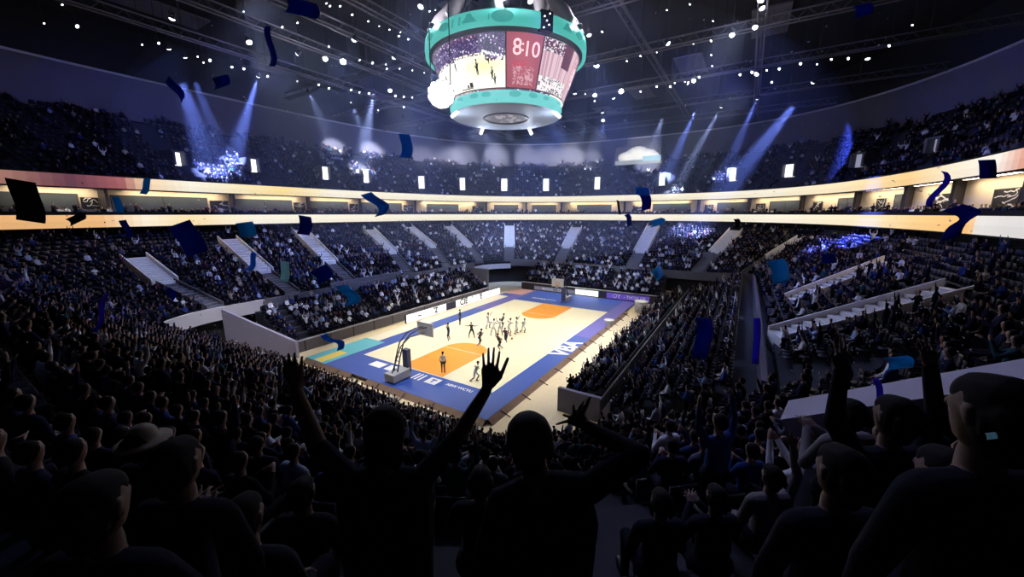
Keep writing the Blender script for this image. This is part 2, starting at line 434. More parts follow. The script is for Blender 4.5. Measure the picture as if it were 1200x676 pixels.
# printed marks on the blue border
def mark(x, y, s, rz, size, m=M_line, bold=.0):
    o = link('border_lettering', text_mesh('border_lettering', s, size, m, .002, bold), root); o.location = (x, y, .012); o.rotation_euler = (0, 0, rz); return o
q = U(664, 408, z=0)
mark(q.x, -8.5, 'VBA', 0, 2.5, M_line, .07)
q = U(538, 454.5, z=0); o = mark(q.x, q.y, 'ABW WCYU', -PI/2, .46, M_line, .012)
def sq(x, y, sx, sy, m=M_line, name='border_mark'):
    b = MB(); b.box((x-sx/2, y-sy/2, .0), (x+sx/2, y+sy/2, .012)); return b.build(name, m, root)
for px, py in ((443, 427), (461, 432)):
    q = U(px, py, z=0); sq(q.x, q.y, .95, 1.5)
for px, py in ((487, 440.3), (491, 441.3), (495, 442.6)):
    q = U(px, py, z=0); sq(q.x, q.y, 1.1, .16)
q = U(507.5, 446.5, z=0); sq(q.x, q.y, 1.0, 1.15)
b = MB(); b.box((q.x+.12, q.y-.25, .012), (q.x+.3, q.y+.25, .016)); b.box((q.x-.3, q.y-.07, .012), (q.x+.12, q.y+.07, .016)); b.build('border_mark', M_blue, root)
mark(16.6, 3.6, 'BWASCYTA', -PI/2, .8, M_line, .02)
q = U(738, 362, z=0)
tag(root, 'raised basketball court with blue border, cream floor and orange keys', 'basketball court')
# timber edge skirts leaning against the deck, near corner
def skirt(p0, p1, label):
    p0, p1 = Vector(p0), Vector(p1); L = (p1-p0).length
    e = empty('edge_skirt', p0, math.atan2(p1.y-p0.y, p1.x-p0.x))
    m = MB(); m.add([Vector(v) for v in ((0, -.03, .20), (L, -.03, .20), (L, -.42, -.12), (0, -.42, -.12), (0, -.0, .20), (L, -.0, .20), (L, -.36, -.13), (0, -.36, -.13))], [(0, 3, 2, 1), (4, 5, 6, 7), (0, 1, 5, 4), (1, 2, 6, 5), (2, 3, 7, 6), (3, 0, 4, 7)]); m.build('board', mat('brown_board', (.27, .17, .12), .6, noise=.2, nscale=2), e)
    k = max(2, int(L/2.6))
    for i in range(k):
        x = L*(i+.5)/k; m = MB(); m.tube([(x, -.10, .17), (x+.08, -.85, -.13)], .04, 6); m.build('stay', M_steel, e)
    e.location.z = -.22; tag(e, label, 'edge board', 'edge boards around the court deck')
skirt((-17.4, 11.5, 0), (-17.4, 4.6, 0), 'brown edge board at the teal corner of the court deck')
skirt((-17.4, 2.6, 0), (-17.4, -9.3, 0), 'brown edge board with stays behind the near basket')
skirt((-17.3, -9.4, 0), (0, -9.4, 0), 'brown edge board with stays along the blue near corner sideline')
skirt((.3, -9.4, 0), (16, -9.4, 0), 'brown edge board along the lettered sideline towards the far end')

# hoops
def hoop(loc, rz, label):
    e = empty('basketball_hoop', loc, rz)   # local +x points into the court
    m = MB(); m.prism([(-1.6, -.55), (.1, -.55), (.35, -.3), (.35, .3), (.1, .55), (-1.6, .55)], .12, .75); m.build('base_box', mat('grey_padding', (.40, .41, .47), .6), e)
    for sx in (-1.3, 0.):
        for sy in (-.42, .42):
            m = MB(); M = Matrix.Translation((sx, sy, .06)) @ Matrix.Rotation(PI/2, 4, 'X'); m.lathe([(.0, -.04), (.06, -.04), (.06, .04), (0, .04)], 12, M); m.build('wheel', M_black, e)
    m = MB(); m.box((.15, -.28, .3), (.55, .28, 2.3)); m.build('front_pad', mat('dark_blue_padding', (.07, .08, .16), .6), e)
    for sy in (-.22, .22):
        m = MB(); m.tube([(-.9, sy, .7), (-.55, sy, 1.9), (-.1, sy, 3.0), (.7, sy, 3.55), (1.7, sy, 3.7), (2.55, sy, 3.62)], .055, 8); m.build('mast_arm', M_steel, e)
    m = MB(); m.tube([(-1.3, 0, .7), (-.2, 0, 2.7), (.8, 0, 3.2), (2.5, 0, 3.1)], .045, 8); m.build('brace', M_steel, e)
    for k in range(6):
        m = MB(); t = k/6; m.tube([(-.85+.7*t, -.22, .9+2.0*t), (-.85+.7*t, .22, .9+2.0*t)], .03, 6); m.build('rung', M_steel, e)
    bd = MB(); bd.box((2.6, -.9, 2.85), (2.64, .9, 3.95)); bd = bd.build('backboard', mat('backboard_glass', (.86, .88, .93), .15), e)
    m = MB()
    for lo, hi in (((2.58, -.94, 2.80), (2.66, .94, 2.86)), ((2.58, -.94, 3.94), (2.66, .94, 4.0)), ((2.58, -.94, 2.86), (2.66, -.88, 3.94)), ((2.58, .88, 2.86), (2.66, .94, 3.94))): m.box(lo, hi)
    m.build('board_frame', M_white, bd)
    m = MB()
    for lo, hi in (((2.64, -.3, 3.0), (2.65, .3, 3.05)), ((2.64, -.3, 3.42), (2.65, .3, 3.47)), ((2.64, -.3, 3.05), (2.65, -.25, 3.42)), ((2.64, .25, 3.05), (2.65, .3, 3.42))): m.box(lo, hi)
    m.build('target_square', M_orange, bd)
    m = MB(); m.tube([(2.9+.225*math.cos(a), .225*math.sin(a), 3.05) for a in [2*PI*k/20 for k in range(21)]], .018, 6, cap=False); m.box((2.64, -.06, 3.0), (2.7, .06, 3.08)); m.build('rim', M_orange, e)
    m = MB()
    for k in range(10):
        a = 2*PI*k/10; c = 2*PI*(k+1)/10; d = 2*PI*(k-1)/10
        for a2 in (c, d): m.tube([(2.9+.22*math.cos(a), .22*math.sin(a), 3.04), (2.9+.14*math.cos(a2), .14*math.sin(a2), 2.68)], .008, 4)
    m.build('net', M_white, e)
    tag(e, label, 'basketball hoop'); return e
q = U(462, 443, z=0)
hoop((q.x+.7, .4, 0), 0, 'wheeled basketball hoop standing on the blue border at the near key')
hoop((16.6, .1, 0), PI, 'wheeled basketball hoop standing behind the far orange key')

# boards along the floor
def board(p0, p1, h, m, label, glyph=None, gm=None, group='advertising boards round the court', cat='advertising board', blocks=()):
    p0, p1 = Vector(p0), Vector(p1); L = (p1-p0).length
    e = empty('advertising_board', p0, math.atan2(p1.y-p0.y, p1.x-p0.x))
    k = MB(); k.box((0, 0, .04), (L, .1, h)); k.build('face_panel', m, e)
    k = MB(); k.box((-.03, -.03, h), (L+.03, .13, h+.05)); k.box((-.03, .02, 0), (.02, .3, h)); k.box((L-.02, .02, 0), (L+.03, .3, h)); k.build('stand_frame', M_steel, e)
    for x0, x1, mm in blocks:
        k = MB(); k.box((x0, -.012, .06), (x1, .0, h-.02)); k.build('dark_block', mm, e)
    for s, x, size, mm in (glyph or []):
        o = link('lettering', text_mesh('lettering', s, size*1.25, mm, .004, .035 if mm is M_black else .012), e); o.location = (x, -.02, h*.52); o.rotation_euler = (PI/2, 0, 0)
    tag(e, label, cat, group); return e
M_bw = mat('white_led_board', (.8, .8, .82), .5, emit=(1, .98, .96), es=.9)
M_bv = mat('violet_led_board', (.12, .08, .40), .5, emit=(.16, .09, .55), es=.55)
M_bn = mat('navy_led_board', (.02, .02, .05), .5, emit=(.02, .02, .06), es=.3)
Yb = 11.85
board((-4.5, Yb, 0), (2.4, Yb, 0), 1.1, M_bw, 'white advertising board nearest the near basket, with one thin scribble', [('~', 2.2, .9, M_black), ("'Z", 5.2, .8, M_black)])
board((2.5, Yb, 0), (9.6, Yb, 0), 1.1, M_bw, 'white advertising board with navy block and black curved lettering', [('CIE', 4.2, 1.0, M_black), ("'", 6.2, .9, M_black)], blocks=((.3, 2.4, M_bn),))
board((9.7, Yb, 0), (16.4, Yb, 0), 1.1, M_bw, "white advertising board at the pink corner, with small black lettering", [("'E", 1.2, .9, M_black), ('. .', 4.2, .5, M_black)])
board((22.6, -4.6, 0), (22.6, -11.2, 0), .95, M_bv, 'violet advertising board with white boxed figures at the far corner', [('OY', 1.6, .7, M_line), ('- THOSE OF', 4.4, .5, M_line)])
board((22.6, .8, 0), (22.6, -3.2, 0), .95, M_bw, 'plain white advertising board just beside the far basket')
board((22.6, 8.6, 0), (22.6, .95, 0), .7, mat('grey_led_board', (.2, .2, .26), .5, emit=(.2, .2, .28), es=.5), 'grey advertising board with white lettering behind the far basket', [('IMARAS', 2.6, .5, M_line), ('CHISET', 5.6, .5, M_line)])
board((22.6, -3.25, 0), (22.6, -4.55, 0), .95, M_bn, 'short black advertising board between white and violet ones')
# frame boards for the boxed figures
# white rounded table pods at the far sideline corner
def pod(p, r, h, label):
    e = empty('courtside_table', p)
    m = MB(); m.lathe([(r*.7, 0), (r*.85, .05), (r, h*.5), (r*.98, h*.9), (r*.8, h)], 20); m.build('drum', M_white, e, True)
    m = MB(); m.lathe([(r*.85, h), (r*1.05, h+.02), (r*1.05, h+.06), (r*.8, h+.09)], 20); m.build('table_top', M_white, e)
    tag(e, label, 'table')
q = U(713, 382, z=-.35); pod((q.x+.2, q.y, -.35), .6, .7, 'low round white table at the deck edge past the lettered sideline')
q = U(748, 366, z=-.35); pod((q.x+.5, q.y-.2, -.35), .9, 1.5, 'tall round white table at the far corner of the deck')

# ------------------------------------------------------------------ ribbon boards of light
def ribbon(name, za, zb, off, stops, strength, label, housing_m):
    e = empty(name, opt(rad(30), 0, za))
    base = e.location.copy()
    m = bpy.data.materials.new(name+'_picture'); m.use_nodes = True; nt = m.node_tree; bs = nt.nodes['Principled BSDF']
    at = nt.nodes.new('ShaderNodeAttribute'); at.attribute_name = 'picture'
    bs.inputs['Base Color'].default_value = (.02, .02, .02, 1)
    nt.links.new(at.outputs['Color'], bs.inputs['Emission Color']); bs.inputs['Emission Strength'].default_value = strength
    mb = MB(); n = 260; v = []; cols = []
    for k in range(n+1):
        th = TH0+(TH1-TH0)*k/n
        v += [opt(th, off, za)-base, opt(th, off, (za+zb)/2)-base, opt(th, off, zb)-base]
    mb.add(v, [(3*k+j, 3*k+3+j, 3*k+4+j, 3*k+1+j) for k in range(n) for j in (0, 1)])
    me = mb.mesh('led_panel', m)
    ca = me.color_attributes.new('picture', 'FLOAT_COLOR', 'CORNER')
    arr = []
    for p in me.polygons:
        k = p.index//2; th = math.degrees(TH0+(TH1-TH0)*(k+.5)/n)
        for (a, ca_), (b_, cb_) in zip(stops, stops[1:]):
            if a <= th <= b_: t = (th-a)/(b_-a); c = [x+(y-x)*t for x, y in zip(ca_, cb_)]; break
        else: c = stops[0][1] if th < stops[0][0] else stops[-1][1]
        g = 1.0 if p.index % 2 else .93
        c = [x**1.7 for x in c]; arr += [c[0]*g, c[1]*g, c[2]*g, 1.]*4
    ca.data.foreach_set('color', arr)
    link('led_panel', me, e)
    for nm, z0, z1, o0, o1 in (('housing', za-.02, zb+.02, off+.03, off+.3), ('lower_lip', za-.12, za-.02, off-.04, off+.3), ('upper_lip', zb+.02, zb+.14, off-.04, off+.3)):
        h = band(nm, o0, o1, z0, z1, housing_m, parent=e)
        h.data.transform(Matrix.Translation(-base))
    tag(e, label, 'ribbon board'); return e
W_ = (1, .97, .88); Yl = (1, .86, .52); Or = (.95, .62, .38); Pk = (.55, .27, .27); Pu = (.30, .15, .20); Gy = (.75, .73, .72)
rb1 = ribbon('ribbon_board', 16.05, 17.3, 0., [(-114, Pk), (-86, (.70, .40, .36)), (-80, (.88, .58, .48)), (-76, (1, .95, .9)), (-68, (1, .92, .78)), (-58, (1, .78, .46)), (-46, (1, .88, .64)), (-30, (1, .96, .86)), (75, W_), (88, Yl), (97, (1, .92, .72)), (105, W_), (111, (.95, .80, .60)), (114, Pk), (119, Pu), (126, (.62, .42, .34)), (150, Pu)], 1.0,
       'upper glowing cream ribbon board, running above the suites', M_darkwall)
rb2 = ribbon('ribbon_board', 11.9, 13.2, 0., [(-114, Gy), (-80, (.85, .83, .82)), (-75, (.9, .88, .85)), (-73.5, (1, .70, .36)), (-62, (1, .78, .46)), (-52, (1, .90, .68)), (-30, (1, .96, .86)), (95, W_), (106, (1, .86, .60)), (112, (1, .93, .8)), (117, (.92, .66, .40)), (150, (.78, .50, .30))], 1.0,
       'lower glowing cream ribbon board, running below the suites', M_darkwall)
# small dark lettering on the boards at the photo's right edge
for s, th, z, size, par, mm in (('ANT Y!', -82.5, 16.72, .5, rb1, M_line), ('EA CEHEANE BAE', -85.2, 12.75, .24, rb2, M_steel), ('BA EBEMA AYAE', -85.2, 12.45, .24, rb2, M_steel)):
    p = opt(rad(th), -.03, z); t = opt(rad(th-.5), 0, z)-opt(rad(th+.5), 0, z)
    o = link('lettering', text_mesh('lettering', s, size, mm, .004), None); M = frame(p, t, (0, 0, 1)); o.parent = par; o.matrix_world = M

# ------------------------------------------------------------------ suites: partitions, posters, dark glass, lamps
def th_of_px(x, y=243, off=0.):
    best = None
    for i in range(1600):
        th = TH0+(TH1-TH0)*i/1600; p = opt(th, off, 14.5); d = np.array(p)-CAM
        if d @ FW < 1: continue
        e = abs(proj(p)[0]-x)
        if best is None or e < best[0]: best = (e, th)
    return best[1]
parts = [-70, 5, 137, 281, 366, 425, 488, 570, 616, 657, 730, 815, 872, 932, 992, 1045, 1096, 1170, 1260]
ths = [th_of_px(x) for x in parts]
M_post = mat('suite_partition', (.05, .045, .055), .7)
M_poster = mat('black_poster', (.006, .006, .008), .5)
M_lampw = mat('warm_lamp', (.9, .8, .6), .4, emit=(1, .80, .56), es=15.)
def scribble(mb, w, h, z, seed):
    r = random.Random(seed)
    for k in range(5):
        x0, y0 = r.uniform(-.42, .1)*w, r.uniform(-.35, .35)*h
        pts = []
        a = r.uniform(-.6, 1.)
        for i in range(6):
            pts.append((max(-.46*w, min(.46*w, x0)), max(-.44*h, min(.44*h, y0)), z)); x0 += .13*w*math.cos(a); y0 += .17*h*math.sin(a); a += r.uniform(-1.2, 1.2)
        ww = r.uniform(.02, .05)*w
        for p, q in zip(pts, pts[1:]):
            d = Vector(q)-Vector(p)
            if d.length < 1e-4: continue
            nrm = Vector((-d.y, d.x, 0)).normalized()*ww*.5
            mb.add([Vector(p)-nrm, Vector(q)-nrm, Vector(q)+nrm, Vector(p)+nrm], [(0, 1, 2, 3)])
names_p = ['outermost suite beyond the dark glass', 'suite beside the purple end of the upper ribbon', 'second suite from the purple end of the ribbon', 'third suite from the purple end of the ribbon', 'fourth suite from the purple end of the ribbon',
           'fifth suite from the purple end of the ribbon', 'suite just before the central three', 'first of the three central suites', 'middle one of the three central suites', 'last of the three central suites', 'suite just past the central three',
           'second suite past the central three', 'third suite past the central three', 'fourth suite past the central three', 'suite above the long pale stairs', 'second suite before the pink end of the ribbon', 'big cream suite before the pink end of the ribbon', 'cream suite at the pink end of the ribbon']
for i, th in enumerate(ths):
    a = opt(th, 1.1); c = opt(th, 1.9)
    M = frame((a.x, a.y, 12.45), c-a, Vector((0, 0, 1)).cross(c-a)); L = (c-a).length
    m = MB(); m.box((0, -.16, .3), (L, .16, 3.7), 0, M); struct(m.build('wall_partition', M_post))
for i in range(len(ths)-1):
    t0, t1 = ths[i], ths[i+1]         # angle decreases to the photo's right
    arc = (opt(t0, 1.9)-opt(t1, 1.9)).length
    def on_wall(f, z, off=1.85):
        th = t0+(t1-t0)*f; p = opt(th, off, z); t = opt(th-.01, off)-opt(th+.01, off)
        return frame(p, t, (0, 0, 1))
    mid = i in (7, 8, 9)
    if i <= 7: gl, po = (.05, .76), .88
    elif i <= 12: gl, po = (.36, .95), .2
    elif i == 13: gl, po = (.62, .95), .25
    elif i == 14: gl, po = (.70, .97), .42
    else: gl, po = None, .62
    if mid: gl = (.06, .94)
    if gl:
        w_ = arc*(gl[1]-gl[0])
        m = MB(); m.box((-w_/2, -1.35, -.02), (w_/2, 1.0, .06)); o = m.build('window_%d' % (i+1), M_glass); struct(o)
        place(o, on_wall((gl[0]+gl[1])/2, 14.35, 1.8))
        f = MB()
        for lo, hi in (((-w_/2-.06, -1.41, -.12), (w_/2+.06, -1.35, .1)), ((-w_/2-.06, 1.0, -.12), (w_/2+.06, 1.07, .1)), ((-w_/2-.06, -1.35, -.12), (-w_/2, 1.0, .1)), ((w_/2, -1.35, -.12), (w_/2+.06, 1.0, .1)), ((-.04, -1.35, -.12), (.04, 1., .1))): f.box(lo, hi)
        f.build('window_frame', M_post, o)
    if not mid:
        pw = min(2.6, arc*.17) if gl else 3.0; ph = 1.25 if gl else 1.35
        e = empty('wall_poster', (0, 0, 0)); place(e, on_wall(po, 14.45, 1.8))
        m = MB(); m.box((-pw/2, -ph/2, -.03), (pw/2, ph/2, .02)); m.build('panel', M_poster, e)
        m = MB(); scribble(m, pw, ph, .024, 40+i); m.build('white_drawing', M_line, e)
        tag(e, 'black poster with white drawing, '+names_p[i], 'poster', 'posters in the suites')
    e = empty('ceiling_light', (0, 0, 0)); place(e, on_wall(.5, 16.12, 1.0)); 
    lw = arc*.36
    m = MB(); m.box((-lw, -.06, -.35), (lw, .05, .35)); m.build('housing', M_white, e)
    m = MB(); m.box((-lw+.05, -.09, -.3), (lw-.05, -.05, .3)); m.build('diffuser', M_lampw, e)
    tag(e, 'warm ceiling strip light, '+names_p[i], 'ceiling light', 'suite ceiling lights')

# ------------------------------------------------------------------ stairs in the lower bowl
def stairs(name, p0, p1, w, m, steps, lift=.3, label=None):
    """flight from p0 (low) to p1 (high), solid steps with side stringers"""
    d = Vector((p1.x-p0.x, p1.y-p0.y, 0)); L = d.length; M = frame(p0, d, Vector((0, 0, 1)).cross(d)); H = p1.z-p0.z
    mb = MB()
    for k in range(steps):
        mb.box((L*k/steps, -w/2, H*k/steps-.5), (L*(k+1)/steps, w/2, H*(k+1)/steps*1.+lift), 0, M)
    for s in (-1, 1):
        y0, y1 = sorted((s*w/2, s*(w/2+.12)))
        vs = [M @ Vector((x, y, z)) for x in (0, L) for y, z in ((y0, (H if x else 0)-.6), (y1, (H if x else 0)-.6), (y1, (H if x else 0)+lift+.5), (y0, (H if x else 0)+lift+.5))]
        mb.add(vs, [(3, 2, 1, 0), (4, 5, 6, 7), (0, 1, 5, 4), (1, 2, 6, 5), (2, 3, 7, 6), (3, 0, 4, 7)])
    return struct(mb.build(name, m))
SLABS = [((310, 322), (267, 283), 2.0), ((388, 311), (350, 272), 1.9), ((460, 299), (432, 271), 1.9), ((507, 292), (478, 268), 1.8), ((549, 291), (524, 267), 1.9), ((597, 290), (597, 266), 2.1),
         ((664, 292), (676, 268), 2.1), ((750, 298), (766, 266), 2.3), ((838, 299), (862, 272), 2.0), ((900, 305), (938, 282), 1.2), ((925, 358), (1045, 312), 1.3), ((905, 413), (1122, 346), 1.9), ((195, 335), (158, 306), 2.0)]
AISLES = []
for (b0, b1), (t0_, t1_), w_ in SLABS:
    p, th_a, v_a = mid_hit(b0, b1); q, th_b, v_b = mid_hit(t0_, t1_)
    v_b = min(v_b, 1.); q = mid_pt(th_b, v_b)
    stairs('floor_stairs', mid_pt(th_a, v_a), q, w_, M_pale, 14)
    AISLES.append((th_a, v_a, th_b, v_b, w_))
    if v_a > .12:
        p2 = mid_pt(th_a+(th_a-th_b)*.6, .02)
        stairs('floor_stairs', p2, mid_pt(th_a, v_a), w_*.8, M_conc2, 10, .15)
        AISLES.append((th_a+(th_a-th_b)*.6, 0., th_a, v_a, w_*.8))
def in_aisle(th, v, p):
    for ta, va, tb, vb, w_ in AISLES:
        if va-.03 <= v <= vb+.02:
            t = (v-va)/max(vb-va, 1e-3); q = mid_pt(ta+(tb-ta)*t, v)
            if (Vector((q.x, q.y))-Vector((p.x, p.y))).length < w_/2+.45: return True
    return False
# low pale walls beside the entrances of the lower bowl
for a, c in (((395, 307), (446, 301)), ((388, 345), (470, 330)), ((806, 300), (836, 306))):
    p, th_a, v_a = mid_hit(*a); q, th_b, v_b = mid_hit(*c)
    p = mid_pt(th_a, v_a); q = mid_pt(th_b, v_b); d = q-p
    M = frame(p, Vector((d.x, d.y, 0)), Vector((0, 0, 1)).cross(Vector((d.x, d.y, 0)))); L = Vector((d.x, d.y)).length
    m = MB(); m.box((0, -.12, -.4), (L, .12, .95), 0, M); struct(m.build('wall_entrance', M_conc2))
# pale blocks (parapet walls) close to the camera
for a, c, w_ in (((922, 499), (1290, 448), 1.5), ((-60, 490), (118, 497), 1.6)):
    p = U(a[0], a[1], d=7.9 if a[0] > 500 else 14.5); q = U(c[0], c[1], d=8.2 if a[0] > 500 else 14.5)
    d = q-p; M = frame(p, d, Vector((0, 0, 1)).cross(d)); L = d.length
    m = MB(); hl = .18 if a[0] > 500 else .32; m.box((0, -.16, -hl-.05), (L, .8 if a[0] > 500 else .16, hl), 0, M); m.box((0, -.12, -2.5), (L, .12, -hl-.05), 1, M); struct(m.build('wall_low_parapet', [mat('lilac_parapet', (.34, .33, .42), .7, noise=.08, nscale=1), M_conc]))

# upper-tier entrances: bright doorways
UPX = [(208, 182, 11), (297, 190, 10), (381, 199, 9), (429, 203, 8), (494, 210, 8), (542, 212, 7), (591, 213, 8), (640, 213, 8), (700, 211, 8), (776, 207, 9), (859, 201, 10), (925, 196, 13), (1007, 184, 12), (1098, 166, 12)]
def upper_hit(x, y):
    for i in range(700):
        p = U(x, y, d=25+i*.12); th = math.atan2(p.y-CY, p.x-CX); off = math.hypot(p.x-CX, p.y-CY)-orad(th)
        if off < .3: continue
        if p.z <= 16.9+.6*NUP*(off)/(UOFF): return p, th, off
    return p, th, off
M_glow = mat('lit_doorway', (.9, .9, .95), .5, emit=(.95, .96, 1.), es=1.6)
M_glow2 = mat('dim_doorway', (.5, .5, .6), .5, emit=(.60, .62, .75), es=.35)
UDOORS = []
for i, (x, y, w_) in enumerate(UPX):
    p, th, off = upper_hit(x, y+9); depth = proj(p)[2]
    ww, hh = w_*.85*depth/FPX, 12.*depth/FPX
    out = Vector((math.cos(th), math.sin(th), 0)); t = Vector((math.sin(th), -math.cos(th), 0))
    M = frame(p-out*.2, t, (0, 0, 1))
    m = MB()                                           # side walls, roof slab around the lit opening
    for lo, hi in (((-ww/2-.25, -.3, -2.6), (-ww/2, hh, .5)), ((ww/2, -.3, -2.6), (ww/2+.25, hh, .5)), ((-ww/2-.25, hh, -2.6), (ww/2+.25, hh+.2, .2))): m.box(lo, hi)
    o = m.build('door_%d' % (i+1), M_conc2); struct(o); place(o, M)
    m = MB(); m.box((-ww/2, -.3, -.5), (ww/2, hh, -.35)); m.build('lit_opening', M_glow if 3 < i < 11 else M_glow2 if i > 11 else M_glow, o)
    UDOORS.append((th, off, ww/2+.5))

# ------------------------------------------------------------------ people: body builder
def capsule(mb, p0, p1, r0, r1, n=10, sc=(1, 1, 1)):
    p0, p1 = Vector(p0), Vector(p1); ax = p1-p0; L = ax.length
    if L < 1e-6: ax = Vector((0, 0, 1e-3)); L = 1e-3; p1 = p0+ax
    t = ax/L; prof = []
    for k in range(0, 4): a = -PI/2+PI/2*k/3.; prof.append((max(r0*math.cos(a), 1e-4), r0*math.sin(a)))
    for k in range(0, 4): a = PI/2*k/3.; prof.append((max(r1*math.cos(a), 1e-4), L+r1*math.sin(a)))
    a = t.orthogonal().normalized(); b_ = t.cross(a); c = (p0+p1)/2
    M = Matrix(((a.x, b_.x, t.x, p0.x), (a.y, b_.y, t.y, p0.y), (a.z, b_.z, t.z, p0.z), (0, 0, 0, 1)))
    s = MB(); s.lathe(prof, n, M)
    v = [Vector((c.x+(p.x-c.x)*sc[0], c.y+(p.y-c.y)*sc[1], c.z+(p.z-c.z)*sc[2])) for p in map(Vector, s.v)]
    mb.add(v, s.f)
DG = None
def fuse(name, caps, voxel, target, mats, tags=None, cut=None):
    """one continuous closed surface round the capsules; faces take the material of the nearest capsule's tag"""
    mb = MB()
    for c in caps: capsule(mb, c[0], c[1], c[2], c[3], 12, c[5] if len(c) > 5 else (1, 1, 1))
    me = mb.mesh(name, []); o = bpy.data.objects.new(name, me); COL.objects.link(o)
    md = o.modifiers.new('r', 'REMESH'); md.mode = 'VOXEL'; md.voxel_size = voxel
    sm = o.modifiers.new('s', 'SMOOTH'); sm.factor = .5; sm.iterations = 3
    dg = bpy.context.evaluated_depsgraph_get(); ev = o.evaluated_get(dg); nf = len(ev.data.polygons)
    if target and nf*2 > target:
        dm = o.modifiers.new('d', 'DECIMATE'); dm.ratio = target/(nf*2)
        dg = bpy.context.evaluated_depsgraph_get(); ev = o.evaluated_get(dg)
    out = bpy.data.meshes.new_from_object(ev); out.name = name
    bpy.data.objects.remove(o); bpy.data.meshes.remove(me)
    for m in mats: out.materials.append(m)
    n = len(out.polygons); ctr = np.empty(n*3); out.polygons.foreach_get('center', ctr); ctr = ctr.reshape(n, 3)
    if tags is not None:
        best = np.full(n, 1e9); idx = np.zeros(n, int)
        for c in caps:
            p0, p1 = np.array(c[0], float), np.array(c[1], float); ax = p1-p0; L2 = max(ax @ ax, 1e-9)
            t = np.clip(((ctr-p0) @ ax)/L2, 0, 1); r = c[2]+(c[3]-c[2])*t
            d = np.linalg.norm(ctr-(p0+t[:, None]*ax), axis=1)-r
            k = d < best; best[k] = d[k]; idx[k] = tags[c[4]]
        out.polygons.foreach_set('material_index', idx.astype(np.int32))
    out.polygons.foreach_set('use_smooth', np.ones(n, bool)); out.update()
    return out

def sit_caps(pose):
    """seated or standing figure facing +y, feet on z=0"""
    st = pose.startswith('stand'); h = .42 if st else 0.
    S = .97+h-.0
    c = [((-.08, 0, .50+h), (.08, 0, .50+h), .135, .135, 'legs'), ((0, 0, .58+h), (0, -.02, .85+h), .14, .15, 'shirt'), ((-.15, -.01, S), (.15, -.01, S), .085, .085, 'shirt'),
         ((0, 0, 1.0+h), (0, .01, 1.10+h), .058, .052, 'skin'), ((0, .015, 1.18+h), (0, .02, 1.25+h), .072, .083, 'head')]
    for s in (-1, 1):
        if st: c += [((s*.10, 0, .9), (s*.11, .01, .5), .092, .066, 'legs'), ((s*.11, .01, .5), (s*.12, -.02, .07), .062, .045, 'legs'), ((s*.12, -.03, .04), (s*.13, .15, .035), .045, .04, 'shoe')]
        else: c += [((s*.10, .02, .50), (s*.13, .42, .49), .09, .068, 'legs'), ((s*.13, .42, .49), (s*.13, .40, .08), .064, .045, 'legs'), ((s*.13, .38, .045), (s*.14, .55, .04), .045, .04, 'shoe')]
        up = pose.endswith('cheer') or (pose.endswith('wave') and s > 0)
        if up: e, w_ = (s*.31, .05, S+.22), (s*.27, .10, S+.50)
        elif pose.endswith('clap'): e, w_ = (s*.27, .08, S-.24), (s*.05, .32, S-.08)
        elif pose.endswith('phone'): e, w_ = (s*.22, .20, S-.16), (s*.05, .34, S+.17)
        else: e, w_ = (s*.25, .04, S-.28), (s*.12, .28, S-.40) if not st else (s*.22, .10, S-.52)
        c += [((s*.18, 0, S), e, .064, .050, 'shirt'), (e, w_, .046, .036, 'shirt'), (w_, tuple(Vector(w_)+(Vector(w_)-Vector(e)).normalized()*.11), .038, .026, 'skin')]
    return c
POSES = ['sit', 'sit_clap', 'sit_cheer', 'sit_wave', 'sit_phone', 'stand_cheer', 'stand_clap']
M_skin = mat('skin', (.27, .16, .13), .6, noise=.05, nscale=9); M_hair = mat('dark_hair', (.007, .006, .009), .8, spec=.15)
M_trous = mat('dark_trousers', (.006, .007, .018), .9, spec=.1); M_shoe = mat('black_shoe', (.01, .01, .012), .5)
SHIRTS = [('navy', (.008, .010, .036)), ('black', (.005, .005, .010)), ('white', (.72, .74, .84)), ('grey', (.10, .11, .17)), ('blue', (.02, .04, .17)), ('teal', (.015, .06, .09)), ('pale blue', (.30, .38, .62)), ('maroon', (.05, .012, .03)), ('beige', (.30, .26, .24))]
SHIRTP = [.40, .20, .11, .07, .09, .05, .04, .02, .02]
M_shirt = [mat('shirt_'+n.replace(' ', '_'), c, .9, noise=.15, nscale=8, spec=.1) for n, c in SHIRTS]
TAGS = {'shirt': 0, 'skin': 1, 'head': 1, 'legs': 2, 'shoe': 3}
def hair_fix(me, slot):
    n = len(me.polygons); ctr = np.empty(n*3); me.polygons.foreach_get('center', ctr); ctr = ctr.reshape(n, 3)
    idx = np.empty(n, np.int32); me.polygons.foreach_get('material_index', idx)
    zt = ctr[:, 2].max() if True else 0
    return ctr, idx
LOW, HIGH = {}, {}
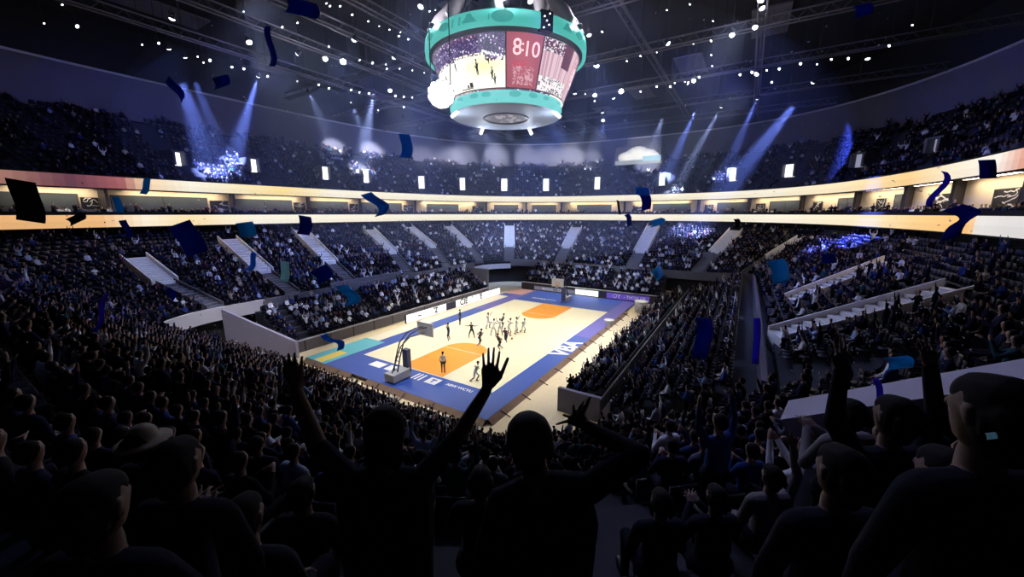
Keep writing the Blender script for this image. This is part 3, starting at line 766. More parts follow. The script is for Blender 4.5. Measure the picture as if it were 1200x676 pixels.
for pose in POSES:
    caps = sit_caps(pose); hz = 1.22+(.42 if pose.startswith('stand') else 0)
    me = fuse('figure', caps, .036, 210, [M_shirt[0], M_skin, M_trous, M_shoe, M_hair], TAGS)
    n = len(me.polygons); ctr = np.empty(n*3); me.polygons.foreach_get('center', ctr); ctr = ctr.reshape(n, 3)
    idx = np.empty(n, np.int32); me.polygons.foreach_get('material_index', idx)
    hd = (np.linalg.norm(ctr-np.array([0, .02, hz]), axis=1) < .16) & ((ctr[:, 2] > hz+.045) | (ctr[:, 1] < -.0)) & (ctr[:, 2] > hz-.07)
    idx[hd & (idx == 1)] = 4
    nv = len(me.vertices); vv = np.empty(nv*3, np.float32); me.vertices.foreach_get('co', vv)
    tri = [tuple(p.vertices) for p in me.polygons]
    LOW[pose] = (vv.reshape(nv, 3), np.array([t[:3] for t in tri], np.int32), idx.copy()) if all(len(t) == 3 for t in tri) else None
    if LOW[pose] is None:
        F = []; I = []
        for t, i in zip(tri, idx):
            for k in range(1, len(t)-1): F.append((t[0], t[k], t[k+1])); I.append(i)
        LOW[pose] = (vv.reshape(nv, 3), np.array(F, np.int32), np.array(I, np.int32))
    HIGH[pose] = fuse('spectator_body', caps, .026, 900, [M_shirt[0], M_skin, M_trous, M_shoe], TAGS)
    # hair cap as a part of its own
    HIGH[pose+'/hair'] = fuse('hair', [((0, -.005, hz+.035), (0, -.022, hz-.01), .092, .086, 'h')], .02, 300, [M_hair])

# ------------------------------------------------------------------ where people sit
SPOTS = []     # (x, y, z, facing angle, block, fill chance)
def yaw_to(dx, dy): return math.atan2(dy, dx)-PI/2
# front blocks
for key, (M, L, nrow, tread, rise, z0) in BLOCKS.items():
    for k in range(nrow):
        n = int(L/.56)
        for i in range(n):
            x = .35+i*.56+R.uniform(-.05, .05)
            if key == 'far side' and abs((x+60) % 9.5 - 4.7) < .5: continue
            if key.startswith('sideline') and abs((x+60) % 12.0 - 5.) < .5: continue
            if key == 'far end' and abs((x+60) % 8.0 - 4.) < .42: continue
            p = M @ Vector((x, (k+.42)*tread, z0+rise*k)); d = M.to_3x3() @ Vector((0, -1, 0))
            SPOTS.append((p.x, p.y, p.z, yaw_to(d.x, d.y), key, .95 if key.startswith('far') else .93))
# near stand
def near_aisle(s, d):
    for s_a in (6.2, 17.0, 25.2 + 6.0*rad(34), 25.2+6*rad(66)):
        L = NY1-NY0
        f = 1. if 0 <= s <= L else max(d, 4.)/6.
        if abs(s-s_a)*f < .62: return True
    return False
for k in range(NRN-1):
    d = (k+.42)*TREAD; s = -3.2
    while s < NY1-NY0+8.3:
        L = NY1-NY0; st = .56 if 0 <= s <= L else .56*6./max(d, 4.)
        s += st
        if near_aisle(s, d): continue
        p, a = near_pt(s, d); z = NZ0+RISE*k
        dc = math.hypot(p.x-CAM[0], p.y-CAM[1])
        if dc < 4.6 or d > 23: continue
        if 7.1 < dc < 9.2 and proj((p.x, p.y, z+1.))[0] > 890: continue
        SPOTS.append((p.x, p.y, z, yaw_to(-math.cos(a), -math.sin(a)), 'near', .93))
# lower bowl
for k in range(NROW):
    th = TH0
    while th < TH1:
        v = (k+.45)/NROW; p = mid_pt(th, v); r = math.hypot(p.x-CX, p.y-CY); th += .57/r
        if in_aisle(th, v, p): continue
        if math.degrees(th) < -104: continue
        q, a = near_pt(0, 0)
        # the near stand takes the corner
        dn = math.hypot(min(p.x-NX, 0), min(p.y-NY0, 0)) if p.x < -17 and p.y < 10 else 99
        if p.x < -21 and p.y < 14 or (p.x < -17.5 and p.y < -16): continue
        dth = math.degrees(th)
        fill = .86 if v < .55 else .5 if v < .8 else .3
        if math.degrees(th) < -40: fill *= .55
        if 10 < dth < 60: fill = .92 if v < .6 else .72
        SPOTS.append((p.x, p.y, mid_pt(th, k/NROW).z, yaw_to(-math.cos(th), -math.sin(th)), 'bowl', fill))
# upper tier
for k in range(NUP):
    th = rad(-95)
    while th < rad(135):
        off = .6+(UOFF-.6)*(k+.45)/NUP; p = opt(th, off); r = math.hypot(p.x-CX, p.y-CY); th += .60/r
        if any(abs(th-t)*r < w_ and off > o-.6 for t, o, w_ in UDOORS): continue
        if any(abs(th-t)*r < w_+.2 and off < o+3.0 for t, o, w_ in UDOORS): continue
        if abs((math.degrees(th)+400) % 9.) < .55: continue
        pv = proj((p.x, p.y, 17.7+.6*k))
        if 714 < pv[0] < 776 and pv[1] < 197: continue
        SPOTS.append((p.x, p.y, 16.9+.6*k, yaw_to(-math.cos(th), -math.sin(th)), 'upper', .62 if -10 < math.degrees(th) < 78 else .40))
# suites: people along the rail
th = rad(-98)
while th < rad(138):
    p = opt(th, R.uniform(.75, 1.15)); r = math.hypot(p.x-CX, p.y-CY); th += R.uniform(.42, .62)/r
    SPOTS.append((p.x, p.y, 12.75, yaw_to(-math.cos(th), -math.sin(th)), 'suite', .9))
# ------------------------------------------------------------------ people: who is who
PEOPLE = []
for x, y, z, a, key, fill in SPOTS:
    if R.random() > fill: continue
    px, py, dep = proj((x, y, z+1.0))
    if dep < 1 or not (-60 < px < 1260 and -40 < py < 720): continue
    pose = R.choices(POSES, [.34, .2, .10, .10, .06, .12, .08])[0]
    if key == 'suite': pose = R.choice(['sit', 'sit_clap', 'sit', 'sit_phone', 'stand_clap'])
    sp = list(SHIRTP); thd = math.degrees(math.atan2(y-CY, x-CX))
    if key in ('far side', 'far end'): sp[2] = .26; sp[6] = .10  # strong light put into the shirts: more white and pale tops
    if key == 'upper' and not -15 < thd < 75 or key == 'bowl' and thd < -38 or key == 'bowl' and thd > 118: sp[2:] = [q*.35 for q in sp[2:]]  # shade of the dim stands put into the shirts: mostly dark tops
    if key == 'suite': sp[2:] = [q*.4 for q in sp[2:]]
    if key == 'near':
        sp[2] = .15  # highlights of the near crowd put into the shirts as white tops
        pose = R.choices(POSES, [.52, .26, .03, .06, .06, .03, .04])[0]
        if math.hypot(min(x-NX, 0), min(y-NY0, 0)) < 5 or (dep < 8 and px > 860): pose = R.choice(['sit', 'sit_clap', 'sit', 'sit_phone'])
    sh = R.choices(range(len(SHIRTS)), sp)[0]
    PEOPLE.append([dep, x, y, z, a+R.uniform(-.3, .3), key, pose, sh, R.uniform(.94, 1.06), px, py])
PEOPLE.sort(key=lambda p: p[0])
NEAREST = [p for p in PEOPLE if p[5] in ('near', 'sideline low', 'sideline high') and -10 < p[9] < 1210 and p[10] < 690][:300]
ids = set(id(p) for p in NEAREST)
REST = [p for p in PEOPLE if id(p) not in ids]
# the countless rest of the crowd: one object
TV, TF, TI = [], [], []; base = 0
for dep, x, y, z, a, key, pose, sh, sc, px, py in REST:
    v, f, mi = LOW[pose]; c, s = math.cos(a)*sc, math.sin(a)*sc
    w = np.empty_like(v); w[:, 0] = x+v[:, 0]*c-v[:, 1]*s; w[:, 1] = y+v[:, 0]*s+v[:, 1]*c; w[:, 2] = z+v[:, 2]*sc
    m = mi.copy(); m[mi == 0] = 3+sh+1; m[mi == 4] = 0; m[mi == 1] = 1; m[mi == 2] = 2; m[mi == 3] = 3
    TV.append(w); TF.append(f+base); TI.append(m); base += len(v)
def np_mesh(name, V, F, I, mats):
    me = bpy.data.meshes.new(name); V = np.concatenate(V).astype(np.float32); F = np.concatenate(F).astype(np.int32); I = np.concatenate(I).astype(np.int32)
    me.vertices.add(len(V)); me.vertices.foreach_set('co', V.ravel()); me.loops.add(F.size); me.loops.foreach_set('vertex_index', F.ravel())
    k = F.shape[1]; me.polygons.add(len(F)); me.polygons.foreach_set('loop_start', np.arange(0, F.size, k, dtype=np.int32))
    for m in mats: me.materials.append(m)
    me.polygons.foreach_set('material_index', I); me.update(calc_edges=True); me.validate(); return me
crowd = link('crowd', np_mesh('crowd', TV, TF, TI, [M_hair, M_skin, M_trous, M_shoe]+M_shirt))
tag(crowd, 'countless spectators filling the stands, the suites and the upper tier', 'crowd', kind='stuff')
# nearest 300 as individuals
BODY = {}
WHERE = {'near': 'in the near stand', 'sideline low': 'at the lettered sideline', 'sideline high': 'above the sideline guard rail'}
POSEW = {'sit': 'sitting with hands in lap', 'sit_clap': 'sitting and clapping', 'sit_cheer': 'sitting with both arms raised', 'sit_wave': 'sitting with one arm raised', 'sit_phone': 'sitting with hands before the face', 'stand_cheer': 'standing with both arms raised', 'stand_clap': 'standing and clapping'}
seatm = MB(); seatm.box((-.23, -.30, .40), (.23, .12, .45)); seatm.box((-.23, -.36, .42), (.23, -.31, .86)); seatm.box((-.2, -.3, .0), (-.16, .0, .4)); seatm.box((.16, -.3, .0), (.2, .0, .4))
seat_mesh = seatm.mesh('stadium_seat', M_seat)
for dep, x, y, z, a, key, pose, sh, sc, px, py in NEAREST:
    k = (pose, sh)
    if k not in BODY:
        me = HIGH[pose].copy(); me.materials[0] = M_shirt[sh]; BODY[k] = me
    o = link('spectator', BODY[k]); o.location = (x, y, z); o.rotation_euler = (0, 0, a); o.scale = (sc, sc, sc)
    h = link('hair', HIGH[pose+'/hair'], o)
    tag(o, 'person in %s top %s %s' % (SHIRTS[sh][0], POSEW[pose], WHERE[key]), 'person', 'person in %s top %s %s' % (SHIRTS[sh][0], POSEW[pose], WHERE[key]))
# seats (dark, nearly hidden): one stuff object
SV, SF, SI = [], [], []; base = 0
sv = np.array(seatm.v, np.float32)[:16]; sf = np.array([f for f in seatm.f[:12]], np.int32)
for x, y, z, a, key, fill in SPOTS:
    if key in ('suite',): continue
    px, py, dep = proj((x, y, z+.5))
    if dep < 4 or not (-80 < px < 1280 and -60 < py < 740): continue
    c, s = math.cos(a), math.sin(a); w = np.empty_like(sv); w[:, 0] = x+sv[:, 0]*c-sv[:, 1]*s; w[:, 1] = y+sv[:, 0]*s+sv[:, 1]*c; w[:, 2] = z+sv[:, 2]
    SV.append(w); SF.append(sf+base); SI.append(np.zeros(len(sf), np.int32)); base += len(sv)
seats = link('seating', np_mesh('seating', SV, SF, SI, [M_seat]))
tag(seats, 'dark navy seats in rows under the crowd in every stand', 'seating', kind='stuff')
# ------------------------------------------------------------------ scoreboard over the court
SB = U(593, 135, d=42.2); SBX, SBY = SB.x, SB.y
THC = math.atan2(CAM[1]-SBY, CAM[0]-SBX)
sb = empty('hanging_scoreboard', (SBX, SBY, 23.1), THC)   # local +x faces the camera's stand
Z0 = 23.1
def lz(z): return z-Z0
M_tealb = mat('teal_led_ring', (.05, .22, .20), .4, emit=(.10, .62, .55), es=.75)
M_teald = mat('deep_teal_led_marks', (.03, .15, .14), .4, emit=(.05, .40, .36), es=.7)
M_under = mat('pale_underside', (.72, .80, .95), .5, noise=.05, nscale=.6)
m = MB(); m.lathe([(7.7, lz(28.45)), (8.0, lz(28.4)), (8.05, lz(29.0)), (8.0, lz(29.6)), (7.7, lz(29.55))], 72, a0=rad(29), a1=rad(381), close=False); 
up_ring = m.build('upper_led_ring', M_tealb, sb, True)
m = MB(); m.lathe([(7.5, lz(28.3)), (8.12, lz(28.25)), (8.15, lz(29.75)), (7.5, lz(29.75)), (7.5, lz(28.3))], 10, a0=rad(21), a1=rad(29), close=False); gapb = m.build('dark_ring_section', M_black, sb)
for k in range(5):
    m = MB(); a = rad(22.5+5*((k*37) % 10)/10); m.lathe([(.0, -.07), (.07, 0), (0, .07)], 8, Matrix.Translation((8.2*math.cos(a), 8.2*math.sin(a), lz(28.4+.28*k)))); m.build('indicator_lamp', mat('white_indicator', (.9, .9, .95), .4, emit=(1, 1, 1), es=4), gapb)
m = MB(); m.lathe([(7.65, lz(28.5)), (7.65, lz(29.5))], 72, close=False); m.lathe([(7.65, lz(29.5)), (2.0, lz(29.9))], 72, close=False); m.lathe([(7.65, lz(28.5)), (5.0, lz(28.35))], 72, close=False); m.build('ring_housing', mat('dark_violet_housing', (.05, .05, .08), .5), sb)
def blob(kind, a, z, s, parent, r, mm):
    """raised mark on the ring"""
    c = Vector((r*math.cos(a), r*math.sin(a), z)); M = frame(c, (-math.sin(a), math.cos(a), 0), (0, 0, 1)); m = MB()
    if kind == 'oval': m.prism([(s*1.15*math.cos(t), s*.55*math.sin(t)) for t in [2*PI*k/20 for k in range(20)]], 0, .1, 0, M)
    elif kind == 'hat': m.prism([(-s, -.35*s), (s, -.35*s), (.55*s, .1*s), (.25*s, .55*s), (-.25*s, .55*s), (-.5*s, .1*s)], 0, .1, 0, M)
    else: m.prism([(-.12*s, -.5*s), (.12*s, -.5*s), (.3*s, .5*s), (.05*s, .5*s)], 0, .08, 0, M)
    return m.build('ring_mark', mm, parent)
for kind, a, s in (('oval', -58, .5), ('oval', -41, .55), ('tick', -34, .6), ('tick', -29, .6), ('hat', -22, .7), ('oval', -2, .8), ('tick', -10, .4), ('hat', 41, .6), ('oval', 55, .5), ('oval', 100, .6), ('hat', 140, .6), ('oval', 180, .7), ('hat', 220, .6), ('oval', 260, .6)):
    blob(kind, rad(a), lz(29.0), s, up_ring, 8.02, M_teald)
# screens: slanted panels between the rings
def screen(a0, a1, fn, nu, nv, strength, name='video_screen', rb=5.9, rt=7.35, zb=24.3, zt=28.25):
    mb = MB(); v = []
    for j in range(nv+1):
        t = j/nv
        for i in range(nu+1):
            a = rad(a0+(a1-a0)*i/nu); r = rb+(rt-rb)*t
            v.append((r*math.cos(a), r*math.sin(a), lz(zb+(zt-zb)*t)))
    mb.add(v, [(j*(nu+1)+i, j*(nu+1)+i+1, (j+1)*(nu+1)+i+1, (j+1)*(nu+1)+i) for j in range(nv) for i in range(nu)])
    me = mb.mesh(name, mat_attr('screen_picture_%d' % len(MATS), strength)); ca = me.color_attributes.new('picture', 'FLOAT_COLOR', 'CORNER'); arr = []
    for p in me.polygons:
        i, j = p.index % nu, p.index//nu; c = fn((i+.5)/nu, (j+.5)/nv); arr += [c[0], c[1], c[2], 1]*4
    ca.data.foreach_set('color', arr); o = link(name, me, sb)
    m = MB()
    for aa in (a0, a1):
        a = rad(aa); m.tube([(rb*math.cos(a)*1.005, rb*math.sin(a)*1.005, lz(zb)), (rt*math.cos(a)*1.005, rt*math.sin(a)*1.005, lz(zt))], .05, 6)
    pts = lambda r, z: [(r*math.cos(rad(a0+(a1-a0)*k/24)), r*math.sin(rad(a0+(a1-a0)*k/24)), lz(z)) for k in range(25)]
    m.tube(pts(rt, zt), .07, 6); m.tube(pts(rb, zb), .05, 6); m.build('screen_frame', mat('screen_frame_grey', (.35, .33, .38), .4), o)
    return o
NR = np.random.default_rng(3); NZ = NR.random((200, 100))
def pic_game(u, v):
    n = NZ[int(u*199), int(v*99)]
    edge = .60+.10*u-.25*max(0, u-.7) if u < .82 else .56-.1*(u-.82)
    if v > edge:
        base = (.05, .03, .10) if v < .9 else (.09, .03, .07)
        if u > .78: base = (.10, .10, .16)
        if n > .94: return (.75, .72, .85)
        if n > .7: return (.22, .16, .34)
        if u > .80 and abs((v-.55)-(1-u)*.6) < .03: return (.85, .85, .9)
        return base
    if v > edge-.05 and n > .5: return (.12, .06, .16)
    y = max(0., 1-abs(u-.8)/.3)*max(0., 1-abs(v-.42)/.3)
    return (1., .99-.05*y, .88-.45*y)
def pic_red(u, v):
    g = max(0., 1-((u-.5)/.7)**2)*max(0., 1-((v-.55)/.8)**2); n = NZ[int(u*199), int(v*99)]
    c = (.30+.22*g, .09+.06*g, .13+.08*g)
    if v < .42 and n > .55 and .2 < u < .85: c = (.75, .42, .48)
    if v < .06: c = (.45, .12, .16)
    return c
def pic_close(u, v):
    n = NZ[int(u*60), 7]; n2 = NZ[int(u*199), int(v*40)]
    c = (.85, .62, .68) if n > .4 else (.62, .36, .44)
    if v > .75 and u < .35: c = (.14, .05, .10) if n2 > .4 else (.9, .85, .9)
    if .35 < u < .55 and v > .55: c = (.16, .06, .10)
    if u > .72 and v > .35: c = (.50, .12, .18) if n2 > .3 else (.95, .8, .85)
    if u > .85 and v < .35: c = (.12, .10, .18)
    if v < .30 and u < .6: c = (1., .95, .97) if n2 > .22 else (.2, .15, .2)
    return c
s1 = screen(-88, 0, pic_game, 90, 44, 1.25)
sr = screen(0, 27, pic_red, 30, 44, 1.0)
screen(27, 88, pic_close, 60, 44, 1.0)
screen(88, 180, pic_game, 60, 30, 1.25); screen(180, 207, pic_red, 20, 30, 1.); screen(207, 272, pic_close, 40, 30, 1.)
def on_screen(a, t, dr=.03, rb=5.9, rt=7.35, zb=24.3, zt=28.25):
    r = rb+(rt-rb)*t+dr; a = rad(a); p = Vector((r*math.cos(a), r*math.sin(a), lz(zb+(zt-zb)*t)))
    up = Vector(((rt-rb)*math.cos(a), (rt-rb)*math.sin(a), zt-zb)); return frame(p, (-math.sin(a), math.cos(a), 0), up)
M_dig = mat('pink_digits', (.9, .6, .65), .4, emit=(1, .62, .68), es=1.3)
for s, a, t, size in (('8', 8, .72, 1.7), (':', 12, .76, 1.3), ('10', 18.5, .70, 1.6), ('XXX', 10, .44, .62)):
    o = link('score_digits', text_mesh('score_digits', s, size, M_dig if size > 1 else mat('red_digits', (.7, .1, .15), .4, emit=(.8, .10, .16), es=.8), .01), sr); o.matrix_basis = on_screen(a, t)
def figure_on_screen(a, t, h):
    m = MB(); M = on_screen(a, t, .03)
    m.prism([(-.06*h, .0), (-.02*h, .0), (.0, .3*h), (.04*h, 0), (.09*h, 0), (.07*h, .45*h), (.16*h, .7*h), (.1*h, .74*h), (.05*h, .62*h), (.05*h, .8*h), (-.05*h, .8*h), (-.07*h, .5*h), (-.16*h, .62*h), (-.18*h, .56*h), (-.08*h, .4*h)], 0, .01, 0, M)
    m.prism([(.06*h*math.cos(x), .9*h+.08*h*math.sin(x)) for x in [2*PI*k/10 for k in range(10)]], 0, .01, 0, M)
    m.build('player_image', M_black, s1)
for a, t, h in ((-60, .30, .8), (-43, .42, .8), (-23, .26, 1.3), (-11, .16, 1.0), (-9, .06, .9), (-13, .44, .6)): figure_on_screen(a, t, h)
m = MB(); M = on_screen(-34, .03); m.box((-.8, 0, 0), (.5, .08, .01), 0, M); m.box((.2, .1, 0), (.55, .5, .01), 0, M); m.box((-.1, .1, 0), (.1, .35, .01), 0, M); m.build('caption_mark', mat('brown_caption', (.2, .14, .08), .5), s1)
# lower ring and underside
m = MB(); m.lathe([(5.5, lz(24.25)), (5.72, lz(24.2)), (5.76, lz(23.7)), (5.6, lz(23.15))], 72, close=False); lo_ring = m.build('lower_led_ring', mat('pale_teal_led_ring', (.10, .3, .3), .4, emit=(.22, .78, .78), es=.85), sb, True)
for a, s in ((-48, .4), (-30, .5), (-18, .5), (8, .6), (25, .5), (40, .4), (62, .3), (120, .5), (200, .5), (250, .5)): blob('oval', rad(a), lz(23.85), s*.8, lo_ring, 5.74, mat('pale_teal_marks', (.1, .3, .3), .4, emit=(.14, .60, .60), es=.8))
m = MB(); m.lathe([(5.6, lz(23.16)), (5.4, lz(23.08)), (2.35, lz(23.1))], 72, close=False); under = m.build('underside', M_under, sb)
m = MB(); m.lathe([(2.42, lz(23.1)), (2.38, lz(23.02)), (2.2, lz(23.02)), (2.15, lz(23.12))], 48, close=False); m.build('emblem_ring', mat('dark_grey_emblem', (.06, .06, .08), .4), under)
m = MB(); m.lathe([(2.2, lz(23.12)), (.01, lz(23.12))], 40, close=False); m.build('emblem_plate', mat('grey_emblem_plate', (.35, .34, .40), .4, emit=(.4, .4, .5), es=.2), under)
m = MB(); rr_ = random.Random(5)
for k in range(9):
    x0, y0 = rr_.uniform(-1.6, 1.), rr_.uniform(-1.1, 1.1)
    m.prism([(x0, y0), (x0+rr_.uniform(.4, 1.), y0+rr_.uniform(-.2, .3)), (x0+rr_.uniform(.3, .9), y0+rr_.uniform(.3, .6)), (x0+rr_.uniform(-.1, .2), y0+rr_.uniform(.2, .5))], lz(23.04), lz(23.1))
m.build('emblem_shape', mat('pale_emblem', (.7, .68, .74), .4, emit=(.7, .66, .74), es=.3), under)
for a in (-62, 62, 150, 210):
    a = rad(a); m = MB(); m.tube([(5.3*math.cos(a), 5.3*math.sin(a), lz(23.2)), (6.0*math.cos(a), 6.0*math.sin(a), lz(22.6))], .16, 8); m.build('corner_lamp', mat('white_indicator', (.9, .9, .95)), sb)
    ld = bpy.data.lights.new('underside_fill', 'POINT'); ld.energy = 130; ld.color = (.72, .82, 1.); ld.shadow_soft_size = .12  # point light added below the lamps to brighten the underside
    lo = bpy.data.objects.new('underside_fill', ld); COL.objects.link(lo); lo.parent = sb; lo.location = (5.2*math.cos(a), 5.2*math.sin(a), lz(21.6))
# hoist frame: padded curved legs and cables
M_pad = mat('grey_padded_cover', (.62, .58, .62), .7, noise=.25, nscale=1.2, bump=.6)
for k, a in enumerate((-72, -40, -5, 25, 52, 75, 130, 180, 230)):
    a = rad(a); c, s = math.cos(a), math.sin(a)
    m = MB(); m.tube([(6.9*c, 6.9*s, lz(29.4)), (7.2*c, 7.2*s, lz(30.3)), (6.7*c, 6.7*s, lz(31.2)), (5.6*c, 5.6*s, lz(32.2)), (4.6*c, 4.6*s, lz(33.4)), (4.4*c, 4.4*s, lz(35))], [.5, .62, .55, .62, .55, .5], 12); m.build('padded_leg', M_pad, sb, True)
for k, a in enumerate((-58, 0, 58, 180)):  # uplights added to brighten the padded legs
    a = rad(a); c_, s_ = math.cos(a), math.sin(a)
    m = MB(); m.lathe([(.0, 0), (.22, .02), (.28, .3), (.24, .34), (.01, .36)], 12, Matrix.Translation((7.9*c_, 7.9*s_, lz(29.75)))); m.build('added_uplight', M_steel, sb)
    ld = bpy.data.lights.new('added_uplight_fill', 'POINT'); ld.energy = 420; ld.color = (.95, .9, 1.); ld.shadow_soft_size = .15
    lo = bpy.data.objects.new('added_uplight_fill', ld); COL.objects.link(lo); lo.parent = sb; lo.location = (8.3*c_, 8.3*s_, lz(30.5))
m = MB(); m.lathe([(3.4, lz(29.5)), (3.6, lz(31)), (2.6, lz(32.5)), (2.8, lz(34)), (2.2, lz(35.2))], 32); m.build('hoist_drum', M_steel, sb)
for k in range(8):
    a = 2*PI*k/8+.2; m = MB(); m.tube([(7.0*math.cos(a), 7.0*math.sin(a), lz(29.6)), (4.0*math.cos(a), 4.0*math.sin(a), lz(37))], .05, 6); m.build('cable', M_steel, sb)
tag(sb, 'big round scoreboard with teal rings and video screens hanging over the court', 'scoreboard')

# small video board on the far wall
q = U(745, 179, d=96.5); thb = math.atan2(q.y-CY, q.x-CX); q = opt(thb, UOFF-.6, q.z)
vb = empty('video_board', (0, 0, 0)); t = opt(thb-.01, 0)-opt(thb+.01, 0); place(vb, frame(q-Vector((math.cos(thb), math.sin(thb), 0))*.9, t, (0, 0, 1)))
m = MB(); m.box((-5.8, -2.9, -.5), (5.8, 2.6, -.12)); m.build('surround', mat('grey_board_surround', (.10, .10, .14), .6), vb)
m = MB(); nu, nv = 44, 22; v = [(-5.3+10.6*i/nu, -2.3+4.2*j/nv, 0) for j in range(nv+1) for i in range(nu+1)]
m.add(v, [(j*(nu+1)+i, j*(nu+1)+i+1, (j+1)*(nu+1)+i+1, (j+1)*(nu+1)+i) for j in range(nv) for i in range(nu)])
me = m.mesh('screen', mat_attr('far_screen_picture', 1.1)); ca = me.color_attributes.new('picture', 'FLOAT_COLOR', 'CORNER'); arr = []
for p in me.polygons:
    u, w_ = (p.index % nu+.5)/nu, (p.index//nu+.5)/nv
    c = (.05, .05, .08)
    d = min(((u-cx_)/rx)**2+((w_-cy_)/ry)**2 for cx_, cy_, rx, ry in ((.5, .5, .26, .45), (.3, .4, .24, .32), (.68, .42, .25, .36), (.85, .35, .12, .25)))
    if d < 1: g = 1-.5*d; c = (.95*g, .95*g, 1.*g)
    if w_ < .22: c = (.30, .34, .40)
    if u > .62 and .12 < w_ < .42: c = (.30, .55, .72)
    arr += [c[0], c[1], c[2], 1]*4
ca.data.foreach_set('color', arr); link('screen', me, vb)
m = MB(); m.box((-5.4, -2.4, -.12), (5.4, 2.0, -.02)); m.build('bezel', M_black, vb)
for x in (-3, 3): m = MB(); m.tube([(x, 2.5, -.3), (x, 9.0, -.3)], .08, 6); m.build('hanger', M_steel, vb)
tag(vb, 'small video board showing a pale cloud on the far upper wall', 'video board')

# ------------------------------------------------------------------ roof trusses
def truss(p0, p1, label, depth=.9):
    p0, p1 = Vector(p0), Vector(p1); L = (p1-p0).length; e = empty('roof_truss', p0, math.atan2(p1.y-p0.y, p1.x-p0.x))
    for nm, y, z in (('lower_chord', -.35, 0), ('lower_chord', .35, 0), ('upper_chord', 0, depth)):
        m = MB(); m.tube([(0, y, z), (L, y, z)], .085, 6); m.build(nm, M_truss, e)
    m = MB(); k = int(L/1.6)
    for i in range(k):
        x = L*i/k; x2 = L*(i+1)/k; xm = (x+x2)/2
        for y in (-.35, .35): m.tube([(x, y, 0), (xm, 0, depth), (x2, y, 0)], .018, 4)
        m.tube([(x, -.35, 0), (x, .35, 0)], .018, 4)
    m.build('lattice', M_truss, e)
    for i in range(5): m = MB(); x = L*(i+.5)/5; m.tube([(x, 0, depth), (x, 0, 37.-p0.z)], .04, 5); m.build('hanger', M_steel, e)
    tag(e, label, 'roof truss', 'roof trusses'); return e
TZ = 31.
def ywall(x): return orad(math.atan2(1, 0)) if False else (37+UOFF-1.)*max(0., 1-(abs(x-CX)/(OA+UOFF-1.))**ON)**(1/ON)
def xwall(y): return (OA+UOFF-1.)*max(0., 1-(abs(y-CY)/(OB+UOFF-1.))**ON)**(1/ON)
for x, z, lb in ((3.9, 33., 'roof truss crossing the court just behind the scoreboard'), (12., 31.2, 'second roof truss behind the scoreboard, crossing the court'), (23.3, 31., 'third roof truss behind the scoreboard, lined with small lamps'), (36.5, 31., 'fourth roof truss behind the scoreboard, its lamps throwing beams'), (50., 31.4, 'farthest crossing roof truss, close to the far wall')):
    y = ywall(x); truss((x, CY-y, z), (x, CY+y, z), lb)
for y, z, lb in ((9.4, 31.9, 'lengthwise roof truss beside the scoreboard'), (15.2, 31.9, 'second lengthwise roof truss from the scoreboard'), (21.9, 31.9, 'third lengthwise roof truss from the scoreboard, with the bright lamps'), (31., 31.9, 'outermost lengthwise roof truss, above the far side stand'), (-21.9, 31.9, 'lengthwise roof truss above the lettered sideline'), (-9.4, 33.9, 'lengthwise roof truss above the near edge of the scoreboard')):
    x = xwall(y); truss((CX-min(x, 40), y, z), (CX+x, y, z), lb)
# faint lighter panels between the beams
mb = MB()
for i in range(12):
    for j in range(9):
        if (i*7+j*3) % 5 == 0:
            mb.box((-50+i*10.2, -45+j*10.2, 36.7), (-50+i*10.2+8.5, -45+j*10.2+4., 36.9))
struct(mb.build('trim_2', mat('grey_ceiling_panel', (.13, .12, .14), .8, noise=.2, nscale=.3)))

# ------------------------------------------------------------------ lamps
hm = MB(); hm.lathe([(.0, .42), (.16, .40), (.22, .3), (.24, -.05), (.29, -.18), (.27, -.2)], 14); H_MESH = hm.mesh('housing', M_black, True)
lm = MB(); lm.lathe([(.27, -.18), (.24, -.26), (.15, -.33), (.005, -.36)], 14); 
M_lens = mat('white_lens', (.9, .92, 1.), .3, emit=(.90, .93, 1.), es=9.); M_lensb = mat('bright_lens', (.9, .92, 1.), .3, emit=(.93, .95, 1.), es=60.)
L_MESH = lm.mesh('lens', M_lens, True); LB_MESH = lm.mesh('lens', M_lensb, True)
ym = MB(); ym.tube([(-.33, 0, .05), (-.33, 0, .55), (.33, 0, .55), (.33, 0, .05)], .025, 6); Y_MESH = ym.mesh('yoke', M_steel)
def lamp(p, label, aim=None, scale=1., bright=False, cone=None, energy=0., colour=(.75, .82, 1.), group='roof spotlights', radius=.12, blend=.35):
    e = empty('spotlight', p)
    d = (Vector(aim)-Vector(p)).normalized() if aim is not None else (Vector((SBX, SBY, 5))-Vector(p)).normalized()
    rot = (-d).to_track_quat('Z', 'Y')
    for nm, me in (('housing', H_MESH), ('lens', LB_MESH if bright else L_MESH)):
        o = link(nm, me, e); o.rotation_euler = rot.to_euler(); o.scale = (scale,)*3
    o = link('yoke', Y_MESH, e); o.scale = (scale,)*3; o.rotation_euler = (0, 0, math.atan2(d.y, d.x)+PI/2)
    m = MB(); top = 36.95-p[2]; m.tube([(0, 0, .5*scale), (0, 0, top)], .025, 5); m.build('hanger', M_steel, e)
    if energy:
        ld = bpy.data.lights.new('spotlight_light', 'SPOT'); ld.energy = energy; ld.color = colour; ld.spot_size = rad(cone); ld.spot_blend = blend; ld.shadow_soft_size = radius
        lo = bpy.data.objects.new('spotlight_light', ld); COL.objects.link(lo); lo.parent = e; lo.location = d*.45*scale; lo.rotation_euler = (-d).to_track_quat('Z', 'Y').to_euler()
    tag(e, label, 'spotlight', group); return e
